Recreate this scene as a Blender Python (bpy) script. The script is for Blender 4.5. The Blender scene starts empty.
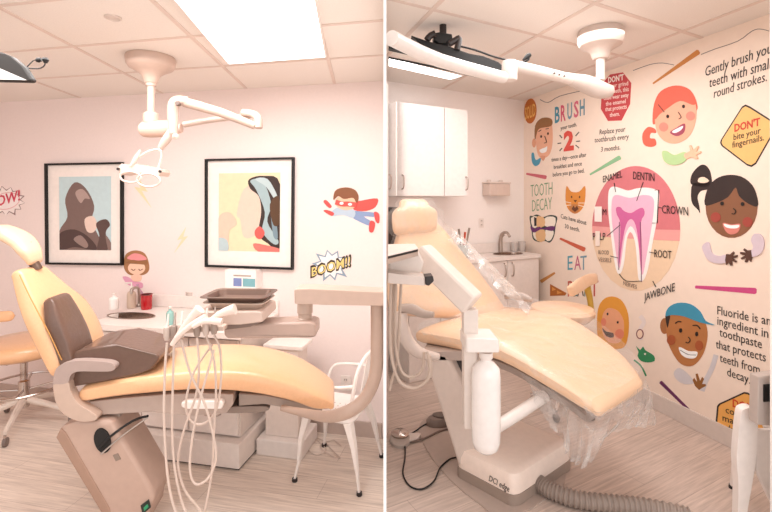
import bpy, bmesh, math, random
from mathutils import Vector, Matrix
from mathutils.geometry import tessellate_polygon
random.seed(7)
S = bpy.context.scene
COL = S.collection
F = 450.0; CX = 386.0; HY = 200.0; CH = 1.55          # focal length (px of a 772 wide frame), axis, horizon row, camera height

# ------------------------------------------------------------------ camera, world, lights, exposure
cam = bpy.data.cameras.new('camera'); camo = bpy.data.objects.new('camera', cam); COL.objects.link(camo)
camo.location = (0, 0, CH); camo.rotation_euler = (math.pi/2, 0, 0)
cam.sensor_width = 36; cam.lens = F/772*36; cam.shift_y = -(256-HY)/772; cam.clip_start = .05
S.camera = camo
S.view_settings.view_transform = 'Standard'; S.view_settings.look = 'None'
S.view_settings.exposure = 0.08; S.view_settings.gamma = 1; S.view_settings.use_curve_mapping = False
W = bpy.data.worlds.new('World'); S.world = W; W.use_nodes = True
W.node_tree.nodes['Background'].inputs[0].default_value = (1.0, .985, .97, 1)
W.node_tree.nodes['Background'].inputs[1].default_value = 1.0
def area(name, loc, rot, sx, sy, power, col):
    l = bpy.data.lights.new(name, 'AREA'); l.shape = 'RECTANGLE'; l.size = sx; l.size_y = sy; l.energy = power; l.color = col
    o = bpy.data.objects.new(name, l); COL.objects.link(o); o.location = loc; o.rotation_euler = rot
    return o
area('room_light_left', (-1.25, 1.75, 2.29), (0, 0, 0), 1.3, 1.0, 32, (1, .985, .97))
area('room_light_right', (1.0, 2.7, 2.59), (0, 0, 0), 1.0, 1.6, 28, (1, .98, .965))
area('fill_light_left', (-1.5, -.6, 1.5), (math.pi/2, 0, 0), 2.4, 1.8, 7, (1, 1, 1))  # added soft fill from behind the camera, no window behind it
area('fill_light_right', (1.3, -.6, 1.5), (math.pi/2, 0, 0), 2.0, 1.8, 17, (1, 1, 1))  # same added fill for the right room, lifts its dim lower part

# ------------------------------------------------------------------ materials
def lin(c):
    return c/12.92 if c <= .04045 else ((c+.055)/1.055)**2.4
def hexc(h):
    h = h.lstrip('#'); return tuple(lin(int(h[i:i+2], 16)/255) for i in (0, 2, 4)) + (1,)
_m = {}
def M(h, rough=.5, metal=0, var=.03, bump=0, scale=30, coat=0, alpha=1, trans=0, emit=0):
    key = (h, rough, metal, var, bump, scale, coat, alpha, trans, emit)
    if key in _m: return _m[key]
    m = bpy.data.materials.new('mat_' + h.lstrip('#')); m.use_nodes = True
    nt = m.node_tree; b = nt.nodes['Principled BSDF']
    c = hexc(h)
    b.inputs['Roughness'].default_value = rough; b.inputs['Metallic'].default_value = metal
    tc = nt.nodes.new('ShaderNodeTexCoord'); n = nt.nodes.new('ShaderNodeTexNoise'); n.inputs['Scale'].default_value = scale; n.inputs['Detail'].default_value = 4
    nt.links.new(tc.outputs['Object'], n.inputs['Vector'])
    r = nt.nodes.new('ShaderNodeValToRGB')
    r.color_ramp.elements[0].position = .3; r.color_ramp.elements[1].position = .7
    r.color_ramp.elements[0].color = tuple(max(0, x*(1-var)) for x in c[:3]) + (1,)
    r.color_ramp.elements[1].color = tuple(min(1, x*(1+var)) for x in c[:3]) + (1,)
    nt.links.new(n.outputs['Fac'], r.inputs['Fac']); nt.links.new(r.outputs['Color'], b.inputs['Base Color'])
    if bump:
        bp = nt.nodes.new('ShaderNodeBump'); bp.inputs['Strength'].default_value = bump; bp.inputs['Distance'].default_value = .01
        nt.links.new(n.outputs['Fac'], bp.inputs['Height']); nt.links.new(bp.outputs['Normal'], b.inputs['Normal'])
    if coat: b.inputs['Coat Weight'].default_value = coat
    if alpha < 1: b.inputs['Alpha'].default_value = alpha
    if trans: b.inputs['Transmission Weight'].default_value = trans
    if emit:
        b.inputs['Emission Color'].default_value = c; b.inputs['Emission Strength'].default_value = emit
    _m[key] = m
    return m
def wood_floor(name, ang, c1='#d6c2b6', c2='#ccb8ac', c3='#a28d82'):
    m = bpy.data.materials.new(name); m.use_nodes = True; nt = m.node_tree; N = nt.nodes.new; L = nt.links.new
    b = nt.nodes['Principled BSDF']; b.inputs['Roughness'].default_value = .42
    tc = N('ShaderNodeTexCoord'); mp = N('ShaderNodeMapping'); mp.inputs['Rotation'].default_value = (0, 0, -ang)
    L(tc.outputs['Object'], mp.inputs['Vector'])
    br = N('ShaderNodeTexBrick'); br.inputs['Scale'].default_value = 1; br.inputs['Brick Width'].default_value = 1.2; br.inputs['Row Height'].default_value = .17
    br.inputs['Mortar Size'].default_value = .0012; br.inputs['Mortar Smooth'].default_value = .3
    br.inputs['Color1'].default_value = hexc(c1); br.inputs['Color2'].default_value = hexc(c2); br.inputs['Mortar'].default_value = hexc(c3)
    L(mp.outputs['Vector'], br.inputs['Vector'])
    m2 = N('ShaderNodeMapping'); m2.inputs['Scale'].default_value = (2.2, 42, 1); L(mp.outputs['Vector'], m2.inputs['Vector'])
    n = N('ShaderNodeTexNoise'); n.inputs['Scale'].default_value = 1.6; n.inputs['Detail'].default_value = 8; n.inputs['Roughness'].default_value = .65; L(m2.outputs['Vector'], n.inputs['Vector'])
    r = N('ShaderNodeValToRGB'); r.color_ramp.elements[0].position = .3; r.color_ramp.elements[1].position = .72
    r.color_ramp.elements[0].color = (.72, .69, .68, 1); r.color_ramp.elements[1].color = (1.15, 1.15, 1.15, 1); L(n.outputs['Fac'], r.inputs['Fac'])
    mx = N('ShaderNodeMix'); mx.data_type = 'RGBA'; mx.blend_type = 'MULTIPLY'; mx.inputs[0].default_value = 1
    L(br.outputs['Color'], mx.inputs[6]); L(r.outputs['Color'], mx.inputs[7]); L(mx.outputs[2], b.inputs['Base Color'])
    bp = N('ShaderNodeBump'); bp.inputs['Strength'].default_value = .12; bp.inputs['Distance'].default_value = .004; L(n.outputs['Fac'], bp.inputs['Height']); L(bp.outputs['Normal'], b.inputs['Normal'])
    return m
def film(name, alpha=.2):
    m = bpy.data.materials.new(name); m.use_nodes = True; nt = m.node_tree; N = nt.nodes.new; L = nt.links.new
    nt.nodes.remove(nt.nodes['Principled BSDF']); out = nt.nodes['Material Output']
    tc = N('ShaderNodeTexCoord'); mp = N('ShaderNodeMapping'); mp.inputs['Scale'].default_value = (3, 9, 4); L(tc.outputs['Object'], mp.inputs['Vector'])
    n = N('ShaderNodeTexNoise'); n.inputs['Scale'].default_value = 2.2; n.inputs['Detail'].default_value = 5; n.inputs['Distortion'].default_value = 1.2; L(mp.outputs['Vector'], n.inputs['Vector'])
    r = N('ShaderNodeValToRGB'); r.color_ramp.elements[0].position = .38; r.color_ramp.elements[1].position = .75
    r.color_ramp.elements[0].color = (alpha*.55,)*3 + (1,); r.color_ramp.elements[1].color = (min(1, alpha*2.3),)*3 + (1,)
    L(n.outputs['Fac'], r.inputs['Fac'])
    bp = N('ShaderNodeBump'); bp.inputs['Strength'].default_value = .5; bp.inputs['Distance'].default_value = .02; L(n.outputs['Fac'], bp.inputs['Height'])
    t = N('ShaderNodeBsdfTransparent'); d = N('ShaderNodeBsdfDiffuse'); d.inputs[0].default_value = (.95, .92, .9, 1)
    g = N('ShaderNodeBsdfGlossy'); g.inputs['Roughness'].default_value = .18; L(bp.outputs['Normal'], g.inputs['Normal'])
    a = N('ShaderNodeMixShader'); a.inputs[0].default_value = .35; L(d.outputs[0], a.inputs[1]); L(g.outputs[0], a.inputs[2])
    x = N('ShaderNodeMixShader'); L(r.outputs['Color'], x.inputs[0]); L(t.outputs[0], x.inputs[1]); L(a.outputs[0], x.inputs[2])
    L(x.outputs[0], out.inputs['Surface'])
    return m

WALLM = M('#f5e4df', .75, var=.012, bump=.05, scale=60)
WALLR = M('#fdf3ee', .75, var=.012, bump=.05, scale=60)
MURAL = M('#f9e4d4', .6, var=.015, scale=20)
CEILM = M('#f0e6de', .9, var=.03, bump=.1, scale=140)
GRIDM = M('#e2cfc4', .7)
WHITE = M('#f0e4dd', .35); CREAM = M('#e9dad1', .35); LGREY = M('#d9c8be', .4); MGREY = M('#b3a298', .45); PUTTY = M('#d6c2b6', .4)
DARK = M('#2b211f', .45); BLACK = M('#0c0909', .55)
ORANGE = M('#eeb98c', .3, var=.03, bump=.06, scale=90, coat=.5)
PEACH = M('#f1caa8', .34, var=.03, bump=.05, scale=80, coat=.2)
BROWN = M('#664a3d', .36, var=.06, bump=.12, scale=60, coat=.5)
CHROME = M('#c9beb8', .18, 1); STEEL = M('#b7a9a0', .3, 1)
HOSE = M('#d8c4b8', .4); GLOW = M('#ffffff', .5, emit=3.2)

# ------------------------------------------------------------------ geometry helpers
def P(px, py, Y): return Vector(((px-CX)/F*Y, Y, CH-(py-HY)/F*Y))          # photo coordinate at a distance Y -> world
def PZ(px, py, z):
    Y = (CH-z)*F/(py-HY); return P(px, py, Y)
def origin(o):
    v = Vector((0, 0, 0))
    while o: v += o.location; o = o.parent
    return v
def tag(o, label=None, cat=None, group=None, kind=None):
    if label: o['label'] = label
    if cat: o['category'] = cat
    if group: o['group'] = group
    if kind: o['kind'] = kind
    return o
def thing(name, label, cat, loc, group=None):
    o = bpy.data.objects.new(name, None); o.empty_display_size = .05; COL.objects.link(o); o.location = loc
    return tag(o, label, cat, group)
def link(name, bm, mat, parent=None, bevel=0, seg=2, sub=0, smooth=True, label=None):
    bmesh.ops.remove_doubles(bm, verts=bm.verts, dist=1e-6)
    bmesh.ops.recalc_face_normals(bm, faces=bm.faces)
    og = origin(parent) if parent else sum((v.co for v in bm.verts), Vector())/max(1, len(bm.verts))
    if parent is None: og = Vector((og.x, og.y, min(v.co.z for v in bm.verts)))
    for v in bm.verts: v.co -= og
    me = bpy.data.meshes.new(name); bm.to_mesh(me); bm.free()
    for p in me.polygons: p.use_smooth = smooth
    o = bpy.data.objects.new(name, me); COL.objects.link(o)
    if isinstance(mat, (list, tuple)):
        for q in mat: me.materials.append(q)
    else: me.materials.append(mat)
    if parent: o.parent = parent
    else: o.location = og
    if bevel:
        b = o.modifiers.new('bevel', 'BEVEL'); b.width = bevel; b.segments = seg; b.limit_method = 'ANGLE'; b.angle_limit = .6; b.harden_normals = False
    if sub:
        s = o.modifiers.new('sub', 'SUBSURF'); s.levels = sub; s.render_levels = sub
    if smooth and not sub:
        try: me.shade_smooth(); 
        except Exception: pass
        e = o.modifiers.new('wn', 'WEIGHTED_NORMAL'); e.keep_sharp = True
        bm2 = bmesh.new(); bm2.from_mesh(me)
        for ed in bm2.edges:
            if len(ed.link_faces) == 2 and ed.calc_face_angle(0) > .7: ed.smooth = False
        bm2.to_mesh(me); bm2.free()
    if label: o['label'] = label
    return o
def add_prism(bm, pts, vec):
    n = len(pts); a = [bm.verts.new(p) for p in pts]; b = [bm.verts.new(Vector(p)+vec) for p in pts]
    tris = tessellate_polygon([[Vector(p) for p in pts]])
    for t in tris:
        try: bm.faces.new([a[i] for i in t]); bm.faces.new([b[i] for i in reversed(t)])
        except ValueError: pass
    for i in range(n):
        bm.faces.new((a[i], a[(i+1) % n], b[(i+1) % n], b[i]))
    bmesh.ops.dissolve_limit(bm, angle_limit=.01, verts=bm.verts, edges=bm.edges)
    return bm
def prism(pts, vec):
    bm = bmesh.new(); return add_prism(bm, pts, Vector(vec))
def pxprism(pts, Y, d, wx=0):          # outline at distance Y, going d deeper
    return prism([P(x, y, Y) for x, y in pts], (wx*d, d, 0))
def add_box(bm, c, ax, ay, az):
    c = Vector(c); ax, ay, az = Vector(ax)/2, Vector(ay)/2, Vector(az)/2
    vs = [bm.verts.new(c + i*ax + j*ay + k*az) for i in (-1, 1) for j in (-1, 1) for k in (-1, 1)]
    for f in ((0,1,3,2),(4,6,7,5),(0,4,5,1),(2,3,7,6),(0,2,6,4),(1,5,7,3)): bm.faces.new([vs[i] for i in f])
    return bm
def box(c, s): return add_box(bmesh.new(), c, (s[0],0,0), (0,s[1],0), (0,0,s[2]))
def beam(a, b, w, h, up=(0,0,1)):      # box from a to b
    a, b = Vector(a), Vector(b); d = b-a; s = d.cross(Vector(up)).normalized(); u = s.cross(d).normalized()
    return add_box(bmesh.new(), (a+b)/2, d, s*w, u*h)
def catmull(pts, n=6, closed=False):
    pts = [Vector(p) for p in pts]; out = []; N = len(pts)
    rng = N if closed else N-1
    for i in range(rng):
        if closed: p0, p1, p2, p3 = pts[i-1], pts[i], pts[(i+1) % N], pts[(i+2) % N]
        else: p0, p1, p2, p3 = pts[max(i-1, 0)], pts[i], pts[i+1], pts[min(i+2, N-1)]
        for k in range(n):
            t = k/n; out.append(.5*((2*p1)+(-p0+p2)*t+(2*p0-5*p1+4*p2-p3)*t*t+(-p0+3*p1-3*p2+p3)*t**3))
    if not closed: out.append(pts[-1])
    return out
def add_tube(bm, pts, r, seg=10, closed=False, cap=True):
    pts = [Vector(p) for p in pts]; n = len(pts); rs = r if isinstance(r, (list, tuple)) else [r]*n
    rings = []; nrm = None
    for i in range(n):
        if closed: d = (pts[(i+1) % n]-pts[i-1])
        else: d = pts[min(i+1, n-1)]-pts[max(i-1, 0)]
        d = d.normalized() if d.length > 0 else Vector((0,0,1))
        if nrm is None: nrm = d.orthogonal().normalized()
        nrm = (nrm - d*nrm.dot(d)); nrm = nrm.normalized() if nrm.length > 1e-6 else d.orthogonal().normalized()
        bn = d.cross(nrm)
        rings.append([bm.verts.new(pts[i]+(nrm*math.cos(a)+bn*math.sin(a))*rs[i]) for a in [2*math.pi*k/seg for k in range(seg)]])
    for i in range(n if closed else n-1):
        A, B = rings[i], rings[(i+1) % n]
        off = 0
        if closed and i == n-1:
            off = min(range(seg), key=lambda o: (A[0].co-B[o].co).length)
        for k in range(seg): bm.faces.new((A[k], A[(k+1) % seg], B[(k+1+off) % seg], B[(k+off) % seg]))
    if cap and not closed:
        bm.faces.new(rings[0][::-1]); bm.faces.new(rings[-1])
    return bm
def tube(pts, r, seg=10, smooth=0, closed=False):
    if smooth:
        if isinstance(r, (list, tuple)):
            q = catmull([Vector((x, 0, 0)) for x in r], smooth, closed); r = [max(.0005, v.x) for v in q]
        pts = catmull(pts, smooth, closed)
    return add_tube(bmesh.new(), pts, r, seg, closed)
def add_lathe(bm, base, prof, axis=(0,0,1), seg=24):
    base = Vector(base); ax = Vector(axis).normalized(); u = ax.orthogonal().normalized(); v = ax.cross(u)
    rings = []
    for r, h in prof:
        r = max(r, .0004); rings.append([bm.verts.new(base+ax*h+(u*math.cos(a)+v*math.sin(a))*r) for a in [2*math.pi*k/seg for k in range(seg)]])
    for A, B in zip(rings, rings[1:]):
        for k in range(seg): bm.faces.new((A[k], A[(k+1) % seg], B[(k+1) % seg], B[k]))
    bm.faces.new(rings[0][::-1]); bm.faces.new(rings[-1])
    return bm
def lathe(base, prof, axis=(0,0,1), seg=24): return add_lathe(bmesh.new(), base, prof, axis, seg)
def sellipse(C, a, b, n=20, e=.55):
    out = []
    for k in range(n):
        t = 2*math.pi*k/n; c, s = math.cos(t), math.sin(t)
        out.append(C + a*math.copysign(abs(c)**e, c) + b*math.copysign(abs(s)**e, s))
    return out
def add_loft(bm, rings):
    vr = [[bm.verts.new(p) for p in r] for r in rings]; n = len(vr[0])
    for A, B in zip(vr, vr[1:]):
        for k in range(n): bm.faces.new((A[k], A[(k+1) % n], B[(k+1) % n], B[k]))
    bm.faces.new(vr[0][::-1]); bm.faces.new(vr[-1])
    return bm
def cushion(secs, n=24, sm=4, e=.55, round_ends=True, crown=0):
    # secs: (L, R, down) - left and right edge of the upper face and the vector through the thickness
    Ls = catmull([s[0] for s in secs], sm); Rs = catmull([s[1] for s in secs], sm); Ds = catmull([s[2] for s in secs], sm)
    rings = []; m = len(Ls)
    def ring(i, sc, sh):
        C = (Ls[i]+Rs[i])/2 + Ds[i]/2 + sh; a = (Rs[i]-Ls[i])/2; b = -Ds[i]/2
        a2 = a*(1-(1-sc)*Ds[i].length/2/max(a.length, 1e-4)); return sellipse(C, a2, b*sc, n, e)
    if round_ends:
        d = (Ls[0]+Rs[0]-Ls[1]-Rs[1]).normalized()*Ds[0].length*.5
        for k in (1, .92, .75, .45): rings.append(ring(0, max(.05, math.sqrt(1-k*k)), d*k))
    for i in range(m): rings.append(ring(i, 1, Vector()))
    if round_ends:
        d = (Ls[-1]+Rs[-1]-Ls[-2]-Rs[-2]).normalized()*Ds[-1].length*.5
        for k in (.45, .75, .92, 1): rings.append(ring(m-1, max(.05, math.sqrt(1-k*k)), d*k))
    return add_loft(bmesh.new(), rings)
def arcpts(c, u, v, a0, a1, n=12):
    c, u, v = Vector(c), Vector(u), Vector(v)
    return [c+u*math.cos(a0+(a1-a0)*k/n)+v*math.sin(a0+(a1-a0)*k/n) for k in range(n+1)]

class Wall:
    def __init__(s, o, d, n):
        s.o = Vector((o[0], o[1], 0)); s.d = Vector((d[0], d[1], 0)).normalized(); s.n = Vector((n[0], n[1], 0)).normalized()
    def hit(s, px, py, e=0):
        a = (px-CX)/F; o = s.o+s.n*e
        Y = (o.x*s.n.x+o.y*s.n.y)/(a*s.n.x+s.n.y); return P(px, py, Y)
    def at(s, u, z, e=0): return s.o+s.d*u+s.n*e+Vector((0, 0, z))
    def uv(s, p): return (Vector(p)-s.o).dot(s.d), p[2]

# ------------------------------------------------------------------ the rooms
CL = 1.55+.775; CR = 2.631                      # ceiling heights
p0 = P(300, 429, 697.5/229)
WLB = Wall((p0.x, p0.y), (2136, -450), (-450, -2136))          # left room, back wall
CO = Vector((1.506, 4.912, 0))
WB = Wall((CO.x, CO.y), (821, 450), (450, -821))               # right room, cabinet wall
WM = Wall((CO.x, CO.y), (141, -450), (-450, -141))             # right room, mural wall
PX0, PX1 = -.0056, .0008                                        # the thin partition between the rooms
def wall_x(w, X): 
    t = (X-w.o.x)/w.d.x; return w.o+w.d*t
def struct(name, bm, m, bevel=0): return tag(link(name, bm, m, None, bevel=bevel, smooth=False), kind='structure')
def wallslab(name, a, b, z1, n, m, t=.1):
    a, b, n = Vector((a[0], a[1], 0)), Vector((b[0], b[1], 0)), Vector((n[0], n[1], 0)).normalized()
    return struct(name, prism([a, b, b-n*t, a-n*t], (0, 0, z1)), m)
XL = -3.7
la = wall_x(WLB, XL); lb = wall_x(WLB, PX0)
wallslab('wall_back', la, lb, CL, WLB.n, WALLM)
wallslab('wall_left', (XL, -1.2), (XL, la.y), CL, (1, 0), WALLM)
ra = wall_x(WB, PX1)
wallslab('wall_cabinets', ra, CO, CR, WB.n, WALLR)
we = WM.at(3.05, 0)
wallslab('wall_right', CO, we, CR, WM.n, MURAL)
struct('wall_front', prism([Vector((1.7067, 2.0, 0)), Vector((we.x, 2.0, 0)), Vector((we.x, 1.9, 0)), Vector((1.7067, 1.9, 0))], (0, 0, CR)), M('#fffaf7', .6))
struct('wall_middle', prism([Vector((PX0, 1.0, 0)), Vector((PX1, 1.0, 0)), Vector((PX1, ra.y+.1, 0)), Vector((PX0, ra.y+.1, 0))], (0, 0, CR+.1)), M('#fffaf7', .6))
angL = math.atan2(-450, 2136); angR = math.atan2(450, 821)
struct('floor_left', prism([Vector((XL, -1.2, -.05)), Vector((0, -1.2, -.05)), Vector((0, lb.y+.05, -.05)), Vector((XL, la.y+.05, -.05))], (0, 0, .05)), wood_floor('floor_wood_left', angL, '#f6e7da', '#edddd0', '#c4afa2'))
struct('floor_right', prism([Vector((0, -1.2, -.05)), Vector((2.9, -1.2, -.05)), Vector((2.9, 2, -.05)), Vector((CO.x+.12, CO.y+.1, -.05)), Vector((CO.x, CO.y+.1, -.05)), Vector((0, ra.y+.1, -.05))], (0, 0, .05)), wood_floor('floor_wood_right', angR))
struct('ceiling_left', prism([Vector((XL, .2, CL)), Vector((PX0, .2, CL)), Vector((PX0, lb.y+.05, CL)), Vector((XL, la.y+.05, CL))], (0, 0, .08)), CEILM)
struct('ceiling_right', prism([Vector((PX1, .2, CR)), Vector((2.9, .2, CR)), Vector((2.9, 2, CR)), Vector((CO.x+.12, CO.y+.1, CR)), Vector((CO.x, CO.y+.1, CR)), Vector((PX1, ra.y+.1, CR))], (0, 0, .08)), CEILM)
# ceiling grids
def ceilpt(px, py, z):
    return P(px, py, (z-CH)*F/(HY-py))
def line_cut(p, d, polys):
    # clip an infinite line p + t d to a convex polygon
    t0, t1 = -50, 50
    n = len(polys)
    for i in range(n):
        a, b = polys[i], polys[(i+1) % n]; e = b-a; nn = Vector((-e.y, e.x))
        num = (p-a).dot(nn); den = d.dot(nn)
        if abs(den) < 1e-9: continue
        t = -num/den
        if den > 0: t0 = max(t0, t)
        else: t1 = min(t1, t)
    return (p+d*t0, p+d*t1) if t1 > t0 else None
def grid(name, lines, poly, z, w):
    bm = bmesh.new(); k = 0
    for q, d in lines:
        c = line_cut(Vector((q.x, q.y)), Vector(d).normalized(), poly)
        if not c: continue
        a, b = c; dd = (b-a).normalized(); s = Vector((-dd.y, dd.x))*w/2
        hh = .003 if abs(dd.x) > abs(dd.y)*.8 else .0042
        add_prism(bm, [Vector((*(a-s), z-hh)), Vector((*(b-s), z-hh)), Vector((*(b+s), z-hh)), Vector((*(a+s), z-hh))], Vector((0, 0, hh)))
    return tag(link(name, bm, GRIDM, None, smooth=False), kind='structure')
dl = Vector((365-CX, F)); wl = Vector((2136, -450)).normalized()
lines = []
for x in (421, 335, 248, 165, 84, 3, -78):
    y = 200-.0551*(x+1750); lines.append((ceilpt(x, y, CL), dl))
cl = [ceilpt(280, 62, CL), ceilpt(194, 36, CL), ceilpt(30, 2, CL)]
dd = cl[1]-cl[0]
for q in cl: lines.append((q, wl))
lines.append((cl[2]+(cl[2]-cl[1]), wl))
grid('trim_1', lines, [Vector((XL+.01, .25)), Vector((PX0-.005, .25)), Vector((PX0-.005, lb.y-.01)), Vector((XL+.01, la.y-.01))], CL, .02)
lines = [(ceilpt(x, y, CR), (141, -450)) for x, y in ((424, 18), (545, 31), (685, 30))]
lines += [(ceilpt(x, y, CR), (821, 450)) for x, y in ((500, 26), (650, 21))]
grid('trim_2', lines, [Vector((PX1+.01, .25)), Vector((2.6, .25)), Vector((2.6, 1.5)), Vector((CO.x-.02, CO.y-.03)), Vector((PX1+.01, ra.y-.02))], CR, .028)
# baseboards
def baseb(name, w, u0, u1, h=.1, m=LGREY): 
    return struct(name, prism([w.at(u0, 0, .001), w.at(u1, 0, .001), w.at(u1, 0, .014), w.at(u0, 0, .014)], (0, 0, h)), m, bevel=.003)
ul = WLB.uv(lb)[0]
baseb('baseboard_back', WLB, WLB.uv(la)[0]+.02, ul-.02, m=M('#c3ada2', .5))
baseb('baseboard_right', WM, .02, 3.0, .12, M('#dccdc4', .45))
baseb('baseboard_cabinets', WB, WB.uv(ra)[0]+.02, -.02)
# ceiling light panels
def px_ceil_panel(name, pts, z, label, th=.02):
    q = [ceilpt(x, y, z-th) for x, y in pts]
    c = sum(q, Vector())/4
    t = thing(name, label, 'ceiling light', (c.x, c.y, z))
    link('diffuser', prism(q, (0, 0, th*.6)), GLOW, t, smooth=False)
    bm = bmesh.new(); q2 = [c+(v-c)*1.03 for v in q]
    for i in range(4):
        a, b, cc, d = q[i], q[(i+1) % 4], q2[(i+1) % 4], q2[i]
        add_prism(bm, [a, b, cc, d], Vector((0, 0, th)))
    link('frame', bm, WHITE, t, smooth=False)
    return t
px_ceil_panel('ceiling_light', [(229, 64), (325, 57), (306, -45), (137, -45)], CL, 'large square glowing ceiling panel above the framed prints')
px_ceil_panel('ceiling_light', [(389, 58), (389, 66), (450, 79.5), (462, 76)], CR, 'narrow glowing ceiling panel above the white wall cabinets')
q = ceilpt(113, 18, CL-.004)
c = lathe(q+Vector((0, 0, .004)), [(.033, 0), (.033, -.006), (.026, -.008), (.025, -.004), (.0, -.004)]); tag(link('ceiling_sprinkler_cover', c, LGREY), 'small round cover plate set flat in the ceiling left of the lamp mount', 'cover plate')

# ------------------------------------------------------------------ wall graphics
def pxpoly(bm, w, pts, e):
    q = [w.hit(x, y, e) for x, y in pts]
    add_prism(bm, q, -w.n*(e-.0003)); return bm
def sm(pts, n=4): return [(v.x, v.y) for v in catmull([Vector((x, y, 0)) for x, y in pts], n, True)]
def ell(cx, cy, rx, ry, rot=0, n=26, a0=0, a1=360):
    r = math.radians(rot); out = []
    full = abs(a1-a0) >= 360
    for k in range(n if full else n+1):
        t = math.radians(a0+(a1-a0)*k/n); x, y = rx*math.cos(t), ry*math.sin(t)
        out.append((cx+x*math.cos(r)-y*math.sin(r), cy+x*math.sin(r)+y*math.cos(r)))
    return out
def stroke(pts, w, n=3):
    p = [Vector((x, y, 0)) for x, y in pts]
    if n and len(p) > 2: p = catmull(p, n)
    L, R = [], []
    for i, v in enumerate(p):
        d = (p[min(i+1, len(p)-1)]-p[max(i-1, 0)]); d = d.normalized() if d.length else Vector((1,0,0)); s = Vector((-d.y, d.x, 0))*w/2
        L.append(v+s); R.append(v-s)
    return [(v.x, v.y) for v in L+R[::-1]]
def decal(name, label, cat, w, layers, group=None):
    # layers: (part name, colour, [polygons in photo coordinates]) from the wall outward
    q = w.hit(*layers[0][2][0][0]); t = thing(name, label, cat, q, group)
    for k, (pn, colr, polys) in enumerate(layers):
        nm = pn
        if len(polys) > 1: nm = {'teeth': 'tooth', 'stained_teeth': 'stained_tooth', 'eyes': 'eye', 'features': 'face_mark'}.get(pn, pn.rstrip('s'))
        for pl in polys:
            link(nm, pxpoly(bmesh.new(), w, pl, .0015+.0007*k), M(colr, .6, var=.02), t, smooth=False)
    return t
def add_text(bm, w, txt, x0, y0, x1, y1, h, e=.0015, bold=0, shear=0):
    cu = bpy.data.curves.new('t', 'FONT'); cu.body = txt; cu.extrude = 1; cu.resolution_u = 2; cu.offset = bold; cu.shear = shear
    o = bpy.data.objects.new('t', cu); COL.objects.link(o); dg = bpy.context.evaluated_depsgraph_get(); dg.update()
    me = bpy.data.meshes.new_from_object(o.evaluated_get(dg))
    xs = [v.co.x for v in me.vertices]; xa, xb = min(xs), max(xs)
    A = w.hit(x0, y0); B = w.hit(x1, y1); H = w.hit(x0, y0-h)-A
    vs = [bm.verts.new(A+(B-A)*((v.co.x-xa)/(xb-xa))+H*(v.co.y/.69)+w.n*(e+(v.co.z+1)*.0004)) for v in me.vertices]
    for p in me.polygons:
        try: bm.faces.new([vs[i] for i in p.vertices])
        except ValueError: pass
    bpy.data.objects.remove(o); bpy.data.curves.remove(cu); bpy.data.meshes.remove(me)
def lettering(name, label, w, rows, color, e=.0015, bold=0, parent=None, cat='wall lettering', shear=0):
    if parent is None and len(rows) > 1:
        t = thing(name, label, cat, w.hit(rows[-1][1], rows[-1][2]))
        for r in rows:
            bm = bmesh.new(); add_text(bm, w, *r, e=e, bold=bold, shear=shear); link('text_line', bm, M(color, .6), t, smooth=False)
        return t
    bm = bmesh.new()
    for r in rows: add_text(bm, w, *r, e=e, bold=bold, shear=shear)
    o = link(name, bm, M(color, .6), parent, smooth=False)
    if parent is None: tag(o, label, cat)
    return o

# ---- left room: two framed prints (plain poster stand-ins)
def framed(px, label, bg, shapes):
    (x0, y0), (x1, y1), (x2, y2), (x3, y3) = px     # outer corners clockwise from top left
    w = WLB
    c = [w.hit(x, y, .027)-w.n*.027 for x, y in px]; cc = sum(c, Vector())/4
    t = thing('framed_print', label, 'framed picture', w.hit((x2+x3)/2, (y2+y3)/2), 'framed prints on the back wall')
    def inset(k):
        d = [(v-cc) for v in c]; out = []
        for v in d:
            u = v.dot(w.d); z = v.z
            out.append(cc+w.d*(u-math.copysign(k, u))+Vector((0, 0, z-math.copysign(k, z))))
        return out
    bm = bmesh.new(); a = inset(0); b = inset(.014)
    for i in range(4): add_prism(bm, [a[i]+w.n*.001, a[(i+1) % 4]+w.n*.001, b[(i+1) % 4]+w.n*.001, b[i]+w.n*.001], w.n*.026)
    link('frame', bm, BLACK, t, smooth=False)
    link('mat_board', prism([v+w.n*.001 for v in b], w.n*.006), M('#fbf1ea', .5), t, smooth=False)
    def scale_poly(k):  # (fx, fy) fraction of the opening
        return k
    pic = []
    top, bot = [b[0], b[1]], [b[3], b[2]]
    def fp(fx, fy, e): 
        A = top[0].lerp(top[1], fx); B = bot[0].lerp(bot[1], fx); return A.lerp(B, fy)+w.n*e
    return t, fp
def poster(t, fp, rect, bg, shapes):
    x0, y0, x1, y1 = rect
    q = [fp(x0, y0, .0075), fp(x1, y0, .0075), fp(x1, y1, .0075), fp(x0, y1, .0075)]
    pr = link('print', prism(q, WLB.n*.001), M(bg, .5), t, smooth=False)
    for k, (colr, poly) in enumerate(shapes):
        pts = [fp(x0+(x1-x0)*min(1, max(0, fx)), y0+(y1-y0)*min(1, max(0, fy)), .0088+.0004*k) for fx, fy in poly]
        link('print_shape', prism(pts, -WLB.n*.0008), M(colr, .55), pr, smooth=False)
t, fp = framed([(44, 163.5), (121.5, 162), (121.5, 265.5), (45, 264.5)], 'black framed print of brown abstract shapes on pale blue, above the sink', '', [])
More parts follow.
